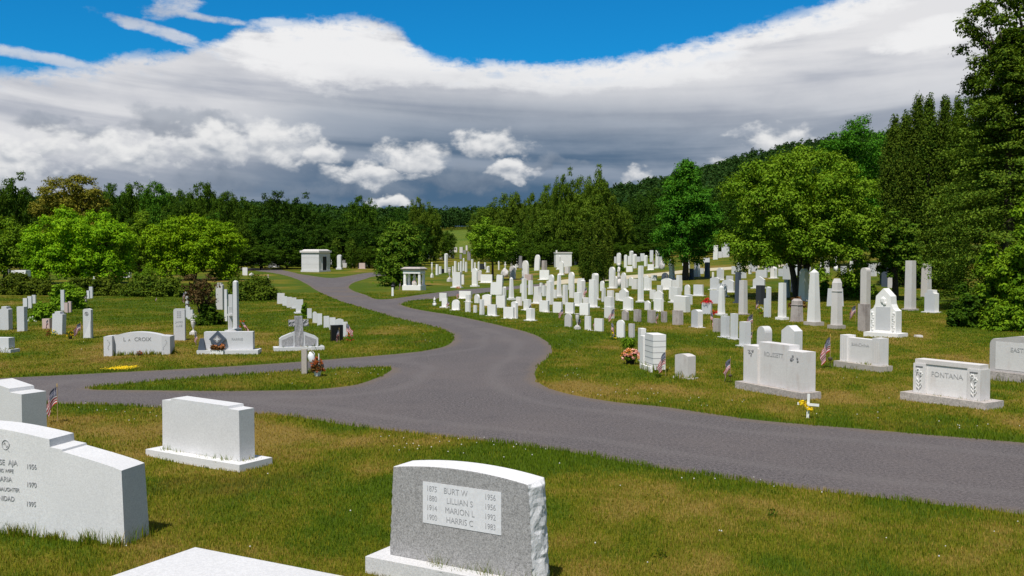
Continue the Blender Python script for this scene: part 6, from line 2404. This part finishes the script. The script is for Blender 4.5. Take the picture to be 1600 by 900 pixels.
bouquet('yellow_flowers', 'white and yellow flowers in a bowl by the L shaped pillar', 1189, 491, 12, 12, 'leaf_ash', ['petal_yellow', 'petal_white'], 'terracotta', 13, 200)
bouquet('planter_shrub', 'dark urn planter with clipped greenery left of the marble temple', 615, 452, 11, 19, 'leaf_mid', [], 'dark_metal', 14, 500, potfrac=.6, cat='planter')
bouquet('dark_plant', 'dark flowering plant under the flag left of the round white tablet', 958, 531, 10, 12, 'leaf_dark', ['petal_yellow'], None, 15, 240)
bouquet('small_weed', 'dark weed at the near end of the coursed stone', 1028, 590, 12, 12, 'leaf_dark', [], None, 16, 200, cat='weed')
bouquet('brown_basket', 'small brown basket of dried flowers against the lettered wide stone', 218, 556, 12, 8, 'leaf_russet', ['petal_rust'], 'dark_metal', 17, 200)
for (px_, by_, w_, h_, l_) in ((1207, 806, 20, 13, 'dark broad leaved weed in the dry foreground lawn, upper one'), (1031, 872, 30, 18, 'dark broad leaved weed in the dry foreground lawn, lower one')):
    bouquet('lawn_weed', l_, px_, by_, w_, h_, 'leaf_dark', [], None, 30, 60, cat='weed')
# trough of begonias before the long grey stone
P = hit(340, 553)
s = F / P[1]
root = empty('flower_trough', P)
tag(root, 'white trough of red orange begonias before the diamond tablet', 'planter')
wt = 20 / s
boxpart('trough', [(-wt / 2, wt / 2, -.07, .07, -.02, 6.5 / s)], 'white_paint', root, .01)
rng = np.random.default_rng(5)
q = np.stack([rng.uniform(-wt / 2, wt / 2, 700), rng.uniform(-.09, .09, 700), 6.5 / s + rng.random(700) ** 1.3 * .10], 1)
link('foliage', quads_mesh('foliage', [leaf_quads(q, unit(700, rng), .035, rng)]), MATS['leaf_russet'], root)
q = np.stack([rng.uniform(-wt / 2, wt / 2, 60), rng.uniform(-.09, .09, 60), 6.5 / s + .05 + rng.random(60) * .07], 1)
q = q[rng.integers(0, 60, 500)] + rng.normal(size=(500, 3)) * .008
link('blossoms', quads_mesh('blossoms', [leaf_quads(q, unit(500, rng), .022, rng, .9)]), MATS['petal_orange'], root)
# post with a hanging jug, and the plant beside it
P = hit(476, 584)
s = F / P[1]
root = empty('stone_post', P)
tag(root, 'slim stone post with a bracket on the grass island', 'post')
boxpart('post', [(-.05, .05, -.05, .05, -.1, 39 / s)], 'concrete', root, .008)
bm = bmesh.new()
add_tube(bm, [(.04, 0, 39 / s + .0), (.08, 0, 39 / s + .03), (.13, 0, 39 / s + .02), (.14, 0, 39 / s - .03)], .006, 6)
link('bracket', bm_mesh('bracket', bm), MATS['white_paint'], root)
jug = empty('plastic_jug', P + np.array([.155, 0, 18.5 / s]))
jug.rotation_euler = (0, R(-14), 0)
tag(jug, 'white plastic jug hanging from the stone post', 'jug')
bm = bmesh.new()
add_lathe(bm, [(.055, 0), (.065, .02), (.066, .12), (.05, .16), (.022, .185), (.020, .205)], 16)
link('body', bm_mesh('body', bm), MATS['milk_plastic'], jug)
bm = bmesh.new()
add_tube(bm, [(.02, 0, .19), (.06, 0, .19), (.078, 0, .15), (.066, 0, .10)], .009, 6)
link('handle', bm_mesh('handle', bm), MATS['milk_plastic'], jug)
for o in jug.children:
    for p in o.data.polygons: p.use_smooth = True
bouquet('island_planter', 'white pot of russet and green foliage beside the stone post', 496, 588, 23, 30, 'leaf_russet', ['petal_rust'], 'milk_plastic', 20, 800, potfrac=.28, cat='planter')
P = hit(497, 588)
st = empty('garden_stake', P + np.array([.02, -.02, 0]))
tag(st, 'white stake standing in the russet planter', 'stake')
boxpart('stake', [(-.008, .008, -.005, .005, 0, .44)], 'white_paint', st, .001, 1)
# white cross with daffodils
P = hit(1262, 653)
s = F / P[1]
root = empty('wooden_cross', P)
root.rotation_euler = (0, R(2), R(-22))
tag(root, 'small white wooden cross decorated with yellow flowers near the drive', 'cross')
hc = 38 / s
boxpart('upright', [(-.018, .018, -.01, .01, -.1, hc)], 'white_paint', root, .002, 1)
boxpart('crossbar', [(-.15, .15, -.024, -.0105, hc * .52, hc * .52 + .036)], 'white_paint', root, .002, 1)
for (x, z) in ((-.09, .66), (-.045, .62), (-.03, .52), (.01, .40), (.045, .36), (-.10, .56)):
    rng = np.random.default_rng(int(x * 1000 + 500))
    q = np.array([[x, -.03, z * hc]]) + rng.normal(size=(26, 3)) * np.array([.012, .008, .012])
    link('flower', quads_mesh('flower', [leaf_quads(q, unit(26, rng) * .6 + np.array([0, -.8, .2]), .026, rng, .9)]), MATS['petal_yellow'], root)
# light post by the temple
P = hit(613.5, 463)
s = F / P[1]
root = empty('lamp_post', P)
tag(root, 'short pale solar light post at the lane tip before the planter', 'post')
bm = bmesh.new()
add_frustum(bm, -.05, .5, .12, .12, .10, .10)
link('post', bm_mesh('post', bm), MATS['white_paint'], root)
bm = bmesh.new()
add_frustum(bm, .502, .60, .10, .10, .16, .16)
add_frustum(bm, .602, .66, .17, .17, .05, .05)
link('cap', bm_mesh('cap', bm), MATS['dark_metal'], root)
# bird's-foot trefoil patch on the verge
rng = np.random.default_rng(8)
P = hit(190, 578.5)
n = 300
x = P[0] + rng.normal(size=n) * .13
y = P[1] + rng.normal(size=n) * .16
k = ~on_road(x, y)
x, y = x[k], y[k]
q = np.stack([x, y, ground(x, y) + .04 + .03 * rng.random(len(x))], 1)
o = link('yellow_wildflowers', quads_mesh('yellow_wildflowers', [leaf_quads(q, np.tile([0, -.3, .95], (len(x), 1)), .026, rng, .9)]), MATS['petal_yellow'])
tag(o, 'patch of yellow wildflowers on the verge below the lettered wide stone', 'wildflowers', kind='stuff')

# ---------------------------------------------------------------- unmown grass against the near stones
rng = np.random.default_rng(17)
X, Y, Hh = [], [], []
for pl in TALL_LINE:
    d0 = float(np.hypot(*pl[0]))
    if d0 > 27:
        continue
    for a_, b_ in zip(pl[:-1], pl[1:]):
        a_, b_ = np.array(a_), np.array(b_)
        ln = np.hypot(*(b_ - a_))
        n = int(ln * (900 if d0 < 13 else 420))
        t = rng.random(n)
        # clustered along the foot
        t = np.clip(t + .03 * np.sin(t * 40), 0, 1)
        p = a_ + (b_ - a_) * t[:, None] + rng.normal(size=(n, 2)) * .035
        X.append(p[:, 0]); Y.append(p[:, 1])
        env = .35 + .9 * vnoise(t * ln * 7 + d0 * 31, np.zeros(n), 1.0, 4)
        Hh.append((.05 + .19 * rng.random(n) ** 1.7) * env * (1.0 if d0 < 10 else .75))
X, Y, Hh = map(np.concatenate, (X, Y, Hh))
blades('tall_grass', X, Y, Hh, np.maximum(.005, np.hypot(X, Y) * .0006), np.clip(.12 + .55 * rng.random(len(X)) ** 2, 0, 1), rng, 'unmown grass tufts against the feet of the near stones', lean=.35)
